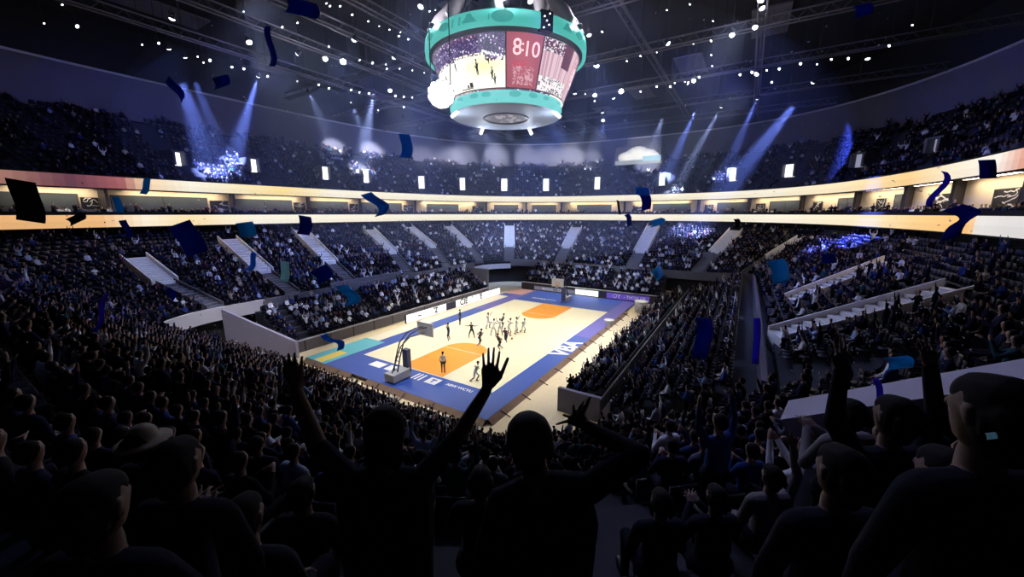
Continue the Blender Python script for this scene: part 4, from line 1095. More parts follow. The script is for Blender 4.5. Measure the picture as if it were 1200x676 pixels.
def lamp_at(px, py):
    z = 30.3; p = U(px, py, z=z); dist = math.hypot(p.x-CAM[0], p.y-CAM[1])
    th = math.atan2(p.y-CY, p.x-CX); lim = orad(th, UOFF-3)
    if math.hypot(p.x-CX, p.y-CY) > lim or dist > 96:
        d = 78.; p = U(px, py, d=d)
    return p, math.hypot(p.x-CAM[0], p.y-CAM[1])
SMALL = [(185, 50), (231, 66), (238, 73), (245, 70), (271, 78), (285, 80), (285, 13), (72, 5), (51, 27), (89, 30), (166, 52), (313, 89), (348, 95), (373, 99), (385, 103), (385, 54), (421, 70), (436, 73), (452, 75), (453, 80), (468, 80), (483, 82), (497, 85), (411, 105), (421, 108), (432, 109), (463, 112), (473, 113), (483, 114), (411, 120), (443, 129), (473, 125), (330, 31), (382, 3), (386, 6), (398, 6), (412, 16), (431, 24), (444, 30), (456, 34), (469, 37), (467, 41), (478, 45), (493, 4), (503, 12), (510, 11), (348, 26),
         (686, 110), (751, 107), (770, 101), (786, 101), (791, 97), (803, 96), (820, 90), (735, 71), (751, 65), (770, 61), (813, 51), (834, 47), (834, 64), (835, 77), (836, 24), (809, 4), (782, 11), (706, 36), (697, 77), (868, 87), (882, 84), (899, 82), (914, 80), (905, 96), (975, 69), (995, 68), (958, 75), (1043, 53), (1070, 29), (939, 74), (697, 118)]
def region(px):
    return 'on the far dark side of the roof' if px < 260 else 'over the far side stand' if px < 400 else 'between the bright pair of lamps and the scoreboard' if px < 520 else 'just past the scoreboard' if px < 780 else 'over the lettered sideline' if px < 900 else 'out towards the dark corner over the pink ribbon'
for px, py in SMALL:
    p, dist = lamp_at(px, py); lamp(p, 'small white roof spotlight '+region(px), None, max(.30, min(1.1, dist/52))*R.uniform(.24, .52), False, group='small roof spotlights '+region(px))
# (lamp pixel, aim pixel, aim distance, cone, energy, colour)
BW, BB, BD = (.80, .86, 1.), (.35, .45, 1.), (.12, .18, 1.)
BEAMS = [((197, 55), (236, 165), 64, 17, 44000, BB, 'first beam lamp of the dark side, pouring blue light'), ((216, 65), (258, 170), 66, 12, 26000, BB, 'second beam lamp of the dark side, softly blue'),
         ((303, 88), (276, 178), 70, 13, 70000, BB, 'beam lamp with a tall blue beam over the far side stand'), ((361, 106), (385, 160), 80, 13, 20000, BW, 'beam lamp throwing a short dim beam before the bright pair'),
         ((438, 108), (424, 190), 80, 14, 90000, BW, 'beam lamp with the strongest white beam'), ((412, 122), (430, 165), 84, 14, 22000, BW, 'beam lamp just under the bright pair'),
         ((473, 136), (490, 180), 88, 13, 30000, BW, 'beam lamp at the wall, first one before the scoreboard'), ((497, 143), (516, 180), 90, 13, 34000, BW, 'beam lamp at the wall, second one before the scoreboard'),
         ((530, 148), (538, 180), 92, 15, 26000, BW, 'beam lamp at the wall under the near rim of the scoreboard'), ((567, 153), (575, 180), 94, 15, 30000, BW, 'beam lamp at the wall right under the scoreboard'),
         ((592, 153), (606, 180), 94, 14, 26000, BW, 'second beam lamp at the wall right under the scoreboard'), ((623, 153), (634, 180), 94, 14, 26000, BW, 'third beam lamp at the wall right under the scoreboard'),
         ((653, 147), (662, 180), 94, 14, 26000, BW, 'beam lamp at the wall under the far rim of the scoreboard'), ((687, 146), (675, 182), 93, 13, 30000, BW, 'first beam lamp past the scoreboard'),
         ((709, 144), (697, 182), 92, 13, 30000, BW, 'second beam lamp past the scoreboard'), ((732, 141), (746, 170), 91, 14, 6000, BW, 'beam lamp above the small video board'), ((755, 137), (752, 170), 90, 14, 6000, BW, 'second beam lamp above the small video board'),
         ((777, 136), (766, 172), 88, 18, 26000, BW, 'beam lamp with a broad beam past the small video board'), ((815, 130), (790, 185), 86, 13, 40000, BB, 'beam lamp with a slim blue beam past the video board'),
         ((846, 124), (806, 195), 82, 11, 80000, BW, 'beam lamp with a long white slanting beam'), ((888, 114), (868, 160), 78, 12, 30000, BB, 'beam lamp with a faint blue slanting beam'),
         ((954, 95), (905, 155), 70, 16, 60000, BB, 'beam lamp with a wide deep blue slanting beam'), ((1017, 67), (1010, 125), 60, 24, 60000, BD, 'big beam lamp with a deep blue haze below')]
for (px, py), (ax, ay), ad, cone, en, col, lb in BEAMS:
    wallwash = 470 < px < 760 and py > 130
    p, dist = lamp_at(px, py); lamp(p, lb, U(ax, ay-(9 if wallwash else 0), d=ad), max(.5, min(1.3, dist/52))*.7, False, cone*(1.5 if wallwash else 1), en*BEAM_K*(.13 if wallwash else .6 if col is BW else 1.3), col, group='beam spotlights', blend=.9)
# very bright floodlights
for px, py, sc, lb in ((402, 71, 1.15, 'brighter lamp of the glowing pair over the far side stand'), (381, 68, .9, 'softer lamp of the glowing pair over the far side stand'), (728, 106, .95, 'star bright lamp past the scoreboard'),
                       (813, 94, .7, 'bright lamp on the third truss past the scoreboard'), (858, 40, .85, 'first of two soft bright lamps high over the lettered sideline'), (885, 31, .85, 'second of two soft bright lamps high over the lettered sideline'), (697, 111, .75, 'bright lamp close past the scoreboard rim')):
    p, dist = lamp_at(px, py)
    e = lamp(p, lb, Vector((CAM[0], CAM[1], 2.))*.5+Vector((p.x, p.y, 2.))*.5, sc*dist/52, True, group='floodlights')
    ld = bpy.data.lights.new('floodlight_light', 'POINT'); ld.energy = 1500*sc*FLOOD_K; ld.color = (.85, .88, 1.); ld.shadow_soft_size = .4
    lo = bpy.data.objects.new('floodlight_light', ld); COL.objects.link(lo); lo.parent = e; lo.location = (Vector((CAM[0], CAM[1], 20))-p).normalized()*.9*sc
# lamp glare beside the scoreboard, shaped as a solid cluster of lenses
p = U(517, 110, d=33.); e = empty('floodlight_glare', p, math.atan2(CAM[1]-p.y, CAM[0]-p.x))
m = MB(); m.lathe([(.01, -.1), (1.25, -.1), (1.3, 0), (1.25, .08), (.01, .08)], 28, Matrix.Translation((-.3, 0, 0)) @ Matrix.Rotation(PI/2, 4, 'Y')); m.build('back_plate', M_steel, e)
for rr2, k2 in ((0, 1), (.52, 6), (.98, 11)):
    for i in range(k2):
        a = 2*PI*i/k2; m = MB(); m.lathe([(.0, -.2), (.18, -.18), (.24, .0), (.23, .02), (.18, .1), (.005, .14)], 14, Matrix.Translation((0, rr2*math.cos(a), rr2*math.sin(a))) @ Matrix.Rotation(PI/2, 4, 'Y')); m.build('lamp', M_lensb, e, True)
for y in (-.9, .9): m = MB(); m.tube([(-.3, y, .6), (-.3, y, (36.9-p.z)/.85)], .05, 6); m.build('hanger', M_steel, e)
e.scale = (.85, .85, .85)
tag(e, 'dazzling floodlight glare built as a lamp cluster beside the lower rim of the scoreboard', 'floodlight')
# court lights: on the trusses around the court, aimed down at the floor
for x, y, ax, ay in ((3.9, -21.9, -2, -2), (23.3, -21.9, 9, -2), (3.9, 21.9, -4, 2), (23.3, 21.9, 9, 2), (36.5, 2, 12, 0), (-22., -9.4, -6, 0), (-22., 9.4, 4, 2), (-14, 21.9, -9, 2)):
    lamp((x, y, 30.4), 'court spotlight aimed at the floor from the roof trusses', (ax, ay, 0), 1.0, False, 52, 15000*COURT_K, (1., .95, .86), group='court spotlights', radius=.5, blend=.7)
# wash lamps added under the roof to brighten and tint the stands and far backboard
for (x, y, z), (ax, ay, az), cone, en, col in (
        ((23, 5, 30), (36, 18, 6), 62, 20000, (.36, .49, 1.)), ((12, 9, 30), (20, 26, 6), 60, 14000, (.36, .49, 1.)), ((0, 9, 30), (2, 26, 6), 60, 14000, (.36, .49, 1.)), ((-9, 12, 30), (-14, 24, 6), 56, 7000, (.5, .62, 1.)),
        ((23, -4, 30), (36, -8, 6), 60, 11000, (.36, .49, 1.)), ((10, -6, 30), (6, -19, 3), 58, 9000, (.36, .49, 1.)), ((-6, -6, 30), (-9, -19, 3), 52, 6000, (.36, .49, 1.)), ((-10, 2, 30), (-22, 1, 3), 50, 6500, (.6, .7, 1.)),
        ((36, 9.4, 30.4), (50, 26, 20), 70, 10000, (.35, .48, 1.)), ((5, -21.9, 30), (-2, -30, 6), 56, 1600, (.25, .35, 1.)), ((-20, 21.9, 30), (-24, 30, 6), 60, 2600, (.3, .4, 1.)),
        ((-14, -4, 30), (-31, -18, 9), 46, 1600, (.35, .46, 1.)), ((-8, -12, 30), (-21, -27, 7), 34, 4200, (.5, .52, 1.)), ((-24, 0, 30), (-20, 17, 3), 26, 15000, (.9, .86, 1.)), ((-18, -16, 30), (-31, -25, 10), 26, 2600, (.5, .5, 1.)), ((0, 6, 30), (-1, 17, 2.5), 40, 15000, (.85, .9, 1.)), ((12, 6, 30), (12, 17, 2.5), 36, 11000, (.85, .9, 1.)), ((18, 0, 30), (26, 0, 3), 44, 14000, (.75, .84, 1.)), ((3.9, 7, 30), (14, 0, 3), 22, 3500, (1., .97, .92)), ((28, 12, 30), (38, 24, 7), 40, 22000, (.36, .49, 1.)), ((2, -8, 30), (2, -15, 1.5), 46, 8000, (.7, .8, 1.)), ((-26, 10, 30), (-34, 14, 8), 60, 3500, (.10, .16, 1.)), ((8, -14, 30), (10, -34, 8), 70, 5200, (.09, .14, 1.)), ((22, -14, 30), (28, -46, 20), 80, 4500, (.10, .16, 1.)), ((-10, 20, 30), (-14, 44, 20), 80, 4500, (.10, .16, 1.)), ((18, 18, 30), (24, 44, 20), 80, 7000, (.16, .24, 1.)), ((-4, 12, 30), (-8, 30, 7), 70, 5000, (.12, .18, 1.)), ((30, 0, 30), (44, 0, 8), 76, 6000, (.16, .24, 1.))):
    lamp((x, y, 30.2), 'added wash spotlight aimed down from the roof', (ax, ay, az), .8, False, cone, en*WASH_K, col, group='added wash spotlights', radius=.3, blend=.8)

# ------------------------------------------------------------------ haze
b = MB(); b.lathe([(max(1e-3, math.cos(a)), math.sin(a)) for a in [-PI/2+PI*k/24 for k in range(25)]], 48, Matrix.Translation((24, 14, 21.)) @ Matrix.Diagonal((50, 46, 15.4, 1)), close=False); hz = b.build('haze', [])
m = bpy.data.materials.new('haze'); m.use_nodes = True; nt = m.node_tree; nt.nodes.clear()
out = nt.nodes.new('ShaderNodeOutputMaterial'); vs = nt.nodes.new('ShaderNodeVolumeScatter'); vs.inputs['Color'].default_value = (.42, .52, 1., 1); vs.inputs['Density'].default_value = HAZE; vs.inputs['Anisotropy'].default_value = .05
nt.links.new(vs.outputs['Volume'], out.inputs['Volume']); hz.data.materials.append(m); tag(hz, 'thin bluish stage haze hanging under the roof and over the far stands', 'haze', kind='stuff')

# ------------------------------------------------------------------ players on the court
def player_caps(pose, lean=0.):
    c = [((-.07, 0, .98), (.07, 0, .98), .125, .125, 'legs'), ((0, 0, 1.05), (0, .02+lean*.25, 1.36), .13, .15, 'shirt'), ((-.15, lean*.3, 1.50), (.15, lean*.3, 1.50), .08, .08, 'shirt'),
         ((0, lean*.33, 1.52), (0, .02+lean*.38, 1.66), .055, .05, 'skin'), ((0, .02+lean*.4, 1.74), (0, .03+lean*.42, 1.81), .085, .09, 'head')]
    arms = {'run': (((-.28, -.10, 1.28), (-.24, .18, 1.22)), ((.28, .12, 1.3), (.22, .30, 1.48))), 'reach': (((-.33, .10, 1.55), (-.40, .25, 1.85)), ((.33, .08, 1.38), (.45, .25, 1.30))),
            'stand': (((-.25, -.02, 1.24), (-.24, .06, .97)), ((.25, -.02, 1.24), (.24, .06, .97))), 'guard': (((-.36, .10, 1.40), (-.60, .20, 1.48)), ((.36, .10, 1.40), (.60, .20, 1.48)))}[pose]
    legs = {'run': (((-.12, .28, .66), (-.12, .06, .28)), ((.12, -.05, .55), (.13, -.38, .28))), 'stand': (((-.11, .02, .52), (-.12, 0, .08)), ((.11, .02, .52), (.12, 0, .08))),
            'reach': (((-.17, .12, .55), (-.24, .02, .10)), ((.17, .02, .52), (.26, -.12, .10))), 'guard': (((-.24, .16, .58), (-.30, .0, .10)), ((.24, .16, .58), (.30, .0, .10)))}[pose]
    low = min(l[1][2] for l in legs)
    for s, (e, w_), (k, a) in zip((-1, 1), arms, legs):
        sh = (s*.19, lean*.3, 1.5)
        c += [(sh, e, .06, .046, 'shirt' if pose == 'stand' else 'skin'), (e, w_, .044, .034, 'skin'), (w_, tuple(Vector(w_)+(Vector(w_)-Vector(e)).normalized()*.12), .036, .024, 'skin')]
        c += [((s*.10, 0, .96), k, .10, .07, 'legs'), (k, a, .064, .045, 'calf'), ((a[0], a[1]-.03, a[2]-.03), (a[0], a[1]+.17, a[2]-.045), .045, .04, 'shoe')]
    return c
PT = {'shirt': 0, 'legs': 1, 'skin': 2, 'head': 2, 'calf': 2, 'shoe': 3}
PB = {}
KITS = {'white': (M_line, M_line), 'black': (M_black, M_black), 'navy': (mat('navy_kit', (.02, .025, .07), .8), mat('navy_kit', (.02, .025, .07), .8)), 'referee': (mat('pale_grey_shirt', (.72, .70, .68), .8), M_black)}
PL = [(526, 399, 'reach', 'navy', 'alone before the white boards', 40), (539, 381, 'stand', 'navy', 'nearest the navy block of the boards', 200), (553, 397, 'guard', 'black', 'on the near side of the group, side-on', 120), (562, 405, 'run', 'navy', 'running out of the orange key', 250), (572, 385, 'reach', 'white', 'at the back of the group with one arm up', 180),
      (586, 410, 'run', 'black', 'in front of the group, nearest the raised hand', 60), (593, 402, 'run', 'navy', 'just beside the foremost player of the group', 100), (588, 386, 'guard', 'black', 'in the middle back of the group', 210),
      (578, 394, 'guard', 'white', 'at the near end of the huddle', 280), (586, 393, 'reach', 'white', 'second in the huddle', 300), (596, 393, 'guard', 'white', 'third in the huddle', 240), (605, 391, 'reach', 'white', 'fourth in the huddle, arm raised', 200), (613, 390, 'run', 'white', 'at the far end of the huddle', 160),
      (557, 447, 'run', 'white', 'at the near baseline beside the raised hand', 200)]
for px, py, pose, kit, where, fa in PL:
    if (pose, kit) not in PB:
        lean = .6 if pose in ('run', 'guard') else .1
        caps = player_caps(pose, lean); zmin = min(min(c[0][2]-c[2], c[1][2]-c[3]) for c in caps)
        PB[(pose, kit)] = (fuse('player_body', caps, .028, 1500, [KITS[kit][0], KITS[kit][1], M_skin, M_line if kit != 'white' else M_black], PT), fuse('hair', [((0, .0+lean*.4, 1.80), (0, -.02+lean*.4, 1.77), .098, .095, 'h')], .02, 300, [M_hair]), zmin)
    me, hm_, zm = PB[(pose, kit)]; p = U(px, py, z=0); o = link('player', me); o.location = (p.x, p.y, -zm+.018); o.rotation_euler = (0, 0, rad(fa)); o.scale = (1.05,)*3; o.location.z = -zm*1.05+.018
    link('hair', hm_, o); tag(o, 'basketball player in %s kit %s' % (kit, where), 'person', 'players on the court')
caps = player_caps('stand'); me = fuse('referee_body', caps, .028, 1500, [KITS['referee'][0], M_black, M_skin, M_black], PT); zm = min(min(c[0][2]-c[2], c[1][2]-c[3]) for c in caps)
for k in range(len(me.polygons)):
    if me.polygons[k].material_index == 2 and me.polygons[k].center.z < .9 and abs(me.polygons[k].center.x) < .2: me.polygons[k].material_index = 1
p = U(519.5, 437, z=0); o = link('referee', me); o.location = (p.x, p.y, -zm+.018); o.rotation_euler = (0, 0, rad(-60)); link('hair', PB[('guard', 'black')][1], o).location = (0, -.2, .02)
tag(o, 'referee in pale shirt and black trousers standing on the near orange key', 'person')
p = U(590, 381, z=.0); bl = MB(); bl.lathe([(.12*math.cos(a)+1e-4, .12*math.sin(a)) for a in [-PI/2+PI*k/8 for k in range(9)]], 14); o = bl.build('basketball', mat('orange_leather', (.55, .20, .05), .6), None, True); o.location = (U(600, 398, z=0).x, U(600, 398, z=0).y, .14); tag(o, 'orange basketball on the court floor by the huddle', 'ball')

# ------------------------------------------------------------------ the dark onlookers in front
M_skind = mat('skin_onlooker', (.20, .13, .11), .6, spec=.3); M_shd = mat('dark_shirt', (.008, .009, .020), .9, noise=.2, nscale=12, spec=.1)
def near_d(x, y): return math.hypot(max(NX-x, 0), max(NY0-y, 0))
def hand(c, wrist, base, tips, thumb, rp=.030, rf=.0078):
    """palm from wrist to the finger roots, four fingers and a thumb; every finger bends at two knuckles"""
    wrist, b0, b1 = Vector(wrist), Vector(base[0]), Vector(base[1])
    for k in range(4):
        r_ = b0.lerp(b1, k/3.); t = Vector(tips[k]); m1 = r_.lerp(t, .42)+(r_-wrist)*.03; m2 = r_.lerp(t, .73)
        c.append((tuple(wrist.lerp(r_, .12)), tuple(r_), .021, .0165, 'skin'))
        c += [(tuple(r_), tuple(m1), rf*1.12, rf, 'skin'), (tuple(m1), tuple(m2), rf, rf*.92, 'skin'), (tuple(m2), tuple(t), rf*.92, rf*.75, 'skin')]
    t0 = wrist.lerp(Vector(thumb[0]), .35); c += [(tuple(t0), tuple(Vector(thumb[0])), .017, .0125, 'skin'), (tuple(Vector(thumb[0])), tuple(Vector(thumb[1])), .0118, .0085, 'skin')]
def finish(name, caps, extra, label, origin, voxel=.0095, target=9000, mats=None, group=None):
    o0 = Vector(origin)
    sh = lambda cs: [(tuple(Vector(c[0])-o0), tuple(Vector(c[1])-o0))+tuple(c[2:]) for c in cs]
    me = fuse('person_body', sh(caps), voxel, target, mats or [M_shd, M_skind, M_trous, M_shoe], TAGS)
    o = link('person', me); o.location = o0
    for nm, cs, mm, vx in extra:
        q = link(nm, fuse(nm, sh(cs), vx, 2500, [mm]), o)
    tag(o, label, 'person', group); return o
VR = Vector((RT[0], RT[1], 0)).normalized(); VF = Vector((FW[0], FW[1], 0)).normalized(); ZU = Vector((0, 0, 1))
def legs_and_torso(c, chest, floor, hw=.105, rt=.125, waist=None):
    """from the chest point down to the feet on the floor"""
    hip = Vector((chest.x, chest.y, floor+.93)) - VF*.02
    c += [(tuple(chest-VR*hw), tuple(hip-VR*.085+ZU*.12), rt, rt*.92, 'shirt'), (tuple(chest+VR*hw), tuple(hip+VR*.085+ZU*.12), rt, rt*.92, 'shirt'), (tuple(chest), tuple(hip+ZU*.1), rt, rt, 'shirt'), (tuple(hip-VR*.09), tuple(hip+VR*.09), .135, .135, 'legs')]
    for s in (-1, 1):
        kn = Vector((hip.x, hip.y, floor+.5))+VR*s*.12+VF*.02; an = Vector((hip.x, hip.y, floor+.08))+VR*s*.13
        c += [(tuple(hip+VR*s*.1), tuple(kn), .10, .068, 'legs'), (tuple(kn), tuple(an), .062, .045, 'legs'), (tuple(an-ZU*.04-VF*.04), tuple(an-ZU*.045+VF*.17), .042, .038, 'shoe')]
    return hip
# 1: both arms thrown up
kd = 21
d1 = 1.62
hd = U(450, 508, d=d1); fl = near_z(near_d(hd.x, hd.y))
c = []
chest = U(452, 588, d=d1-.02); shL, shR = U(412, 566, d=d1-.02), U(491, 564, d=d1-.02)
c += [(tuple(U(450, 503, d=d1)), tuple(U(450, 522, d=d1+.02)), .078, .068, 'head'), (tuple(U(450, 535, d=d1)), tuple(U(450, 565, d=d1-.02)), .054, .062, 'skin'),
      (tuple(shL), tuple(shR), .062, .062, 'shirt'), (tuple(U(450, 556, d=d1-.02)), tuple(shL), .05, .06, 'shirt'), (tuple(U(450, 556, d=d1-.02)), tuple(shR), .05, .06, 'shirt')]
legs_and_torso(c, chest, fl, .085, .128)
eL, wL = U(372, 523, d=d1+.10), U(347, 459, d=d1+.20); eR, wR = U(536, 512, d=d1+.10), U(570, 457, d=d1+.20)
c += [(tuple(shL), tuple(eL), .060, .044, 'shirt'), (tuple(eL), tuple(wL), .043, .029, 'skin'), (tuple(shR), tuple(eR), .060, .044, 'shirt'), (tuple(eR), tuple(wR), .043, .029, 'skin')]
for s, sh_ in ((-1, shL), (1, shR)): c.append((tuple(sh_), tuple(chest+VR*s*.12-ZU*.08), .06, .09, 'shirt'))
dh = d1+.24
hand(c, wR, (U(567.5, 433, d=dh), U(581.5, 433, d=dh)), [U(566, 414, d=dh+.03), U(572.5, 408, d=dh+.03), U(579, 407.5, d=dh+.03), U(585.5, 412, d=dh+.05)], (U(586, 442, d=dh-.01), U(595, 420, d=dh)))
hand(c, wL, (U(336.5, 436, d=dh), U(352.5, 436, d=dh)), [U(331.5, 418, d=dh+.03), U(338, 414.5, d=dh+.04), U(345, 414, d=dh+.03), U(354, 418, d=dh+.03)], (U(356, 446, d=dh-.01), U(369, 433, d=dh)))
finish('person', c, [('hair', [(tuple(U(450, 499, d=d1)), tuple(U(450, 512, d=d1-.01)), .092, .09, 'h'), (tuple(U(441, 515, d=d1-.02)), tuple(U(439, 540, d=d1-.02)), .05, .042, 'h'), (tuple(U(459, 515, d=d1-.02)), tuple(U(461, 540, d=d1-.02)), .05, .042, 'h')], M_hair, .012)],
       'person seen from behind with both arms thrown up and fingers spread', (hd.x, hd.y, fl), .0042, 26000)
# 2: cap, one hand up beside the head
d2 = 1.5
hd = U(621, 520, d=d2); fl = near_z(near_d(hd.x, hd.y)); c = []
chest = U(640, 606, d=d2-.02); shL, shR = U(588, 588, d=d2), U(690, 572, d=d2)
c += [(tuple(U(620, 512, d=d2)), tuple(U(622, 528, d=d2+.03)), .088, .075, 'head'), (tuple(U(624, 540, d=d2)), tuple(U(632, 575, d=d2)), .058, .068, 'skin'), (tuple(shL), tuple(shR), .066, .066, 'shirt'), (tuple(U(628, 566, d=d2)), tuple(shR), .06, .066, 'shirt'), (tuple(U(628, 566, d=d2)), tuple(shL), .055, .066, 'shirt')]
legs_and_torso(c, chest, fl, .10, .135)
for s_ in (-1, 1): c.append((tuple(U(621, 520, d=d2)+VR*s_*.086), tuple(U(621, 528, d=d2)+VR*s_*.094), .022, .014, 'skin'))
eR, wR = U(748, 533, d=d2+.06), U(690, 501, d=d2+.20)
c += [(tuple(shR), tuple(eR), .066, .054, 'shirt'), (tuple(eR), tuple(wR), .052, .032, 'shirt')]
hand(c, wR, (U(668, 493, d=d2+.24), U(676, 484, d=d2+.24)), [U(652, 497, d=d2+.20), U(660, 486, d=d2+.22), U(672, 475, d=d2+.25), U(684, 470, d=d2+.27)], (U(682, 486, d=d2+.24), U(691, 466, d=d2+.26)))
eL = Vector((shL.x, shL.y, fl+1.12))-VR*.10; wL = Vector((eL.x, eL.y, fl+.92))+VF*.18
c += [(tuple(shL), tuple(eL), .066, .05, 'shirt'), (tuple(eL), tuple(wL), .048, .032, 'shirt')]
hand(c, wL, (wL+VF*.09-ZU*.02-VR*.03, wL+VF*.09-ZU*.02+VR*.03), [wL+VF*.15-ZU*.06+VR*x for x in (-.03, -.01, .01, .03)], (wL+VF*.06+VR*.045, wL+VF*.10+VR*.05-ZU*.02))
finish('person', c, [('cap', [(tuple(U(620, 509, d=d2)), tuple(U(621, 514, d=d2)), .104, .106, 'h'), (tuple(U(621, 514, d=d2+.1)), tuple(U(622, 516, d=d2+.19)), .06, .045, 'h', (1, 1, .35))], mat('dark_cap_cloth', (.015, .015, .022), .85), .012), ('hair', [(tuple(U(620, 524, d=d2-.02)), tuple(U(621, 536, d=d2-.02)), .088, .07, 'h')], M_hair, .012)],
       'person in a cap seen from behind, one elbow out and hand raised beside the head', (hd.x, hd.y, fl), .0048, 22000)
# generic onlookers: find the step on which the head lands at the right height
def onlooker(px, py, pose, label, rng, size=1.0, hat=None, arms=None, group=None, shirt=None, hair_m=None):
    best = None
    for i in range(400):
        d = rng[0]+(rng[1]-rng[0])*i/400; p = U(px, py, d=d); f = near_z(near_d(p.x, p.y)); h = p.z-f
        for st, hh in ((True, 1.64), (False, 1.22)):
            e = abs(h/hh-1.)+ (0 if st else .0)
            if best is None or e < best[0]: best = (e, d, st, h/hh, f)
    e, d, st, sc, f = best; sc = max(.82, min(1.2, sc)); p = U(px, py, d=d)
    base = ('stand_' if st else 'sit_')+pose
    caps = sit_caps(base); hz = 1.22+(.42 if st else 0)
    fwd = math.atan2(SBY-p.y, SBX-p.x)-PI/2
    if arms:
        caps = [q for q in caps]
    caps = [q+() for q in caps]
    def hd_(w_, e_):
        w_, e_ = Vector(w_), Vector(e_); t = (w_-e_).normalized(); n = t.cross(Vector((1, 0, 0))).normalized() if abs(t.x) < .9 else t.cross(Vector((0, 0, 1))).normalized(); s = t.cross(n)
        cc = []; sd = 1 if w_.x < 0 else -1
        hand(cc, w_, (w_+t*.085-s*.032*sd, w_+t*.085+s*.032*sd), [w_+t*(.15+.012*k2)+s*x*sd+n*.025 for k2, x in zip((0, 2, 3, 1), (-.045, -.018, .012, .045))], (w_+t*.045+s*.045*sd, w_+t*.09+s*.075*sd)); return cc
    S = .97+(.42 if st else 0.); out = []
    for s_ in (-1, 1): out.append(((s_*.080, .005, hz+.03), (s_*.092, -.008, hz+.0), .020, .014, 'skin'))
    out.append(((0, .095, hz+.03), (0, .112, hz+.0), .014, .016, 'skin'))
    k = 0
    while k < len(caps):
        q = caps[k]
        if q[4] == 'skin' and abs(q[2]-.038) < 1e-6 and abs(q[3]-.026) < 1e-6: out += hd_(q[0], caps[k-1][0])
        else: out.append(q)
        k += 1
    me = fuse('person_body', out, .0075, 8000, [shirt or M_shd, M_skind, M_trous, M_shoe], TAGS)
    o = link('person', me); o.location = (p.x, p.y, f+.002); o.rotation_euler = (0, 0, fwd); o.scale = (sc*size,)*3
    if hat: link('hat', fuse('hat', [((0, .0, hz+.05), (0, 0, hz+.06), .10, .095, 'h'), ((0, 0, hz+.02), (0, .01, hz+.02), .17, .17, 'h', (1, 1, .16))], .012, 1500, [hat]), o)
    rh = random.Random(int(px*7+py)); lk = [((0, -.008, hz+.035), (0, -.026, hz-.02), .090, .084, 'h'), ((0, -.04, hz-.03), (0, -.045, hz-.08), .066, .045, 'h'), ((0, .035, hz+.058), (0, -.02, hz+.06), .072, .08, 'h')]
    for q_ in range(26):
        a_, b_ = rh.uniform(0, 2*PI), rh.uniform(-.2, 1.3); n_ = Vector((math.cos(a_)*math.cos(b_), math.sin(a_)*math.cos(b_)-.25, math.sin(b_))); c_ = Vector((0, -.015, hz+.02))+n_*.074
        lk.append((tuple(c_), tuple(c_+Vector((n_.x*.02, n_.y*.02-.01, -.035))), .026, .015, 'h'))
    link('hair', fuse('hair', lk, .009, 2200, [hair_m or M_hair]), o)
    tag(o, label, 'person', group); return o
M_greyshirt = mat('grey_shirt', (.14, .13, .15), .85); M_tan = mat('tan_cloth', (.34, .29, .24), .85)
onlooker(1166, 492, 'wave', 'dark person at the lilac parapet with a big head and one arm up', (1.6, 2.5))
onlooker(1108, 560, 'sit', 'dark person whose rounded back shows below the big-headed one', (1.4, 2.4))
onlooker(1050, 492, 'cheer', 'slim dark person with both hands high before the lilac parapet', (2.4, 4.0))
onlooker(998, 486, 'clap', 'grey person standing and clapping at the end of the lilac parapet', (3.2, 5.2), shirt=M_greyshirt)
onlooker(987, 558, 'sit', 'dark round-headed person below the grey clapping one', (1.9, 3.2))
onlooker(905, 560, 'wave', 'dark person with one arm up between the cross aisle and the parapet', (2.6, 4.4), shirt=M_greyshirt)
onlooker(840, 585, 'clap', 'dark person clapping beside the raised elbow of the capped one', (2.2, 4.0))
onlooker(775, 590, 'sit', 'dark person tucked behind the elbow of the capped one', (2.2, 3.6))
onlooker(206, 548, 'sit', 'dark round-headed person down at the shadowed near stand', (2.0, 3.4))
onlooker(168, 520, 'sit', 'person in a pale wide hat in the shadowed near stand', (3.6, 5.4), hat=M_tan)
onlooker(354, 580, 'sit', 'dark person seated just below the raised arm of the cheering one', (2.1, 3.4))
onlooker(563, 566, 'clap', 'dark person on the near stairs between the cheering and the capped one', (2.4, 4.0))
onlooker(110, 600, 'clap', 'dark person clapping at the shadowed bottom edge of the near stand', (1.6, 2.8))
onlooker(285, 610, 'sit', 'dark person at the very bottom between the round-headed and the seated ones', (1.7, 2.8))
# usher on the cross aisle
p = U(912, 505, d=13.5); f_ = p.z
caps = sit_caps('stand_clap'); me = fuse('person_body', caps, .016, 3000, [M_black, M_skind, M_trous, M_shoe], TAGS)
th = math.atan2(p.y-CY, p.x-CX)
o = link('person', me); o.location = (p.x, p.y, z0f(th)-.7); zu = z0f(th)-.7; qq = U(912, 505, z=zu+.05); o.location = (qq.x, qq.y, zu); o.rotation_euler = (0, 0, rad(120)); o.scale = (1.05,)*3
link('hair', fuse('hair', [((0, -.01, 1.675), (0, -.03, 1.62), .108, .098, 'h')], .014, 900, [M_hair]), o)
tag(o, 'usher in black suit standing on the cross aisle beside the stairs', 'person')

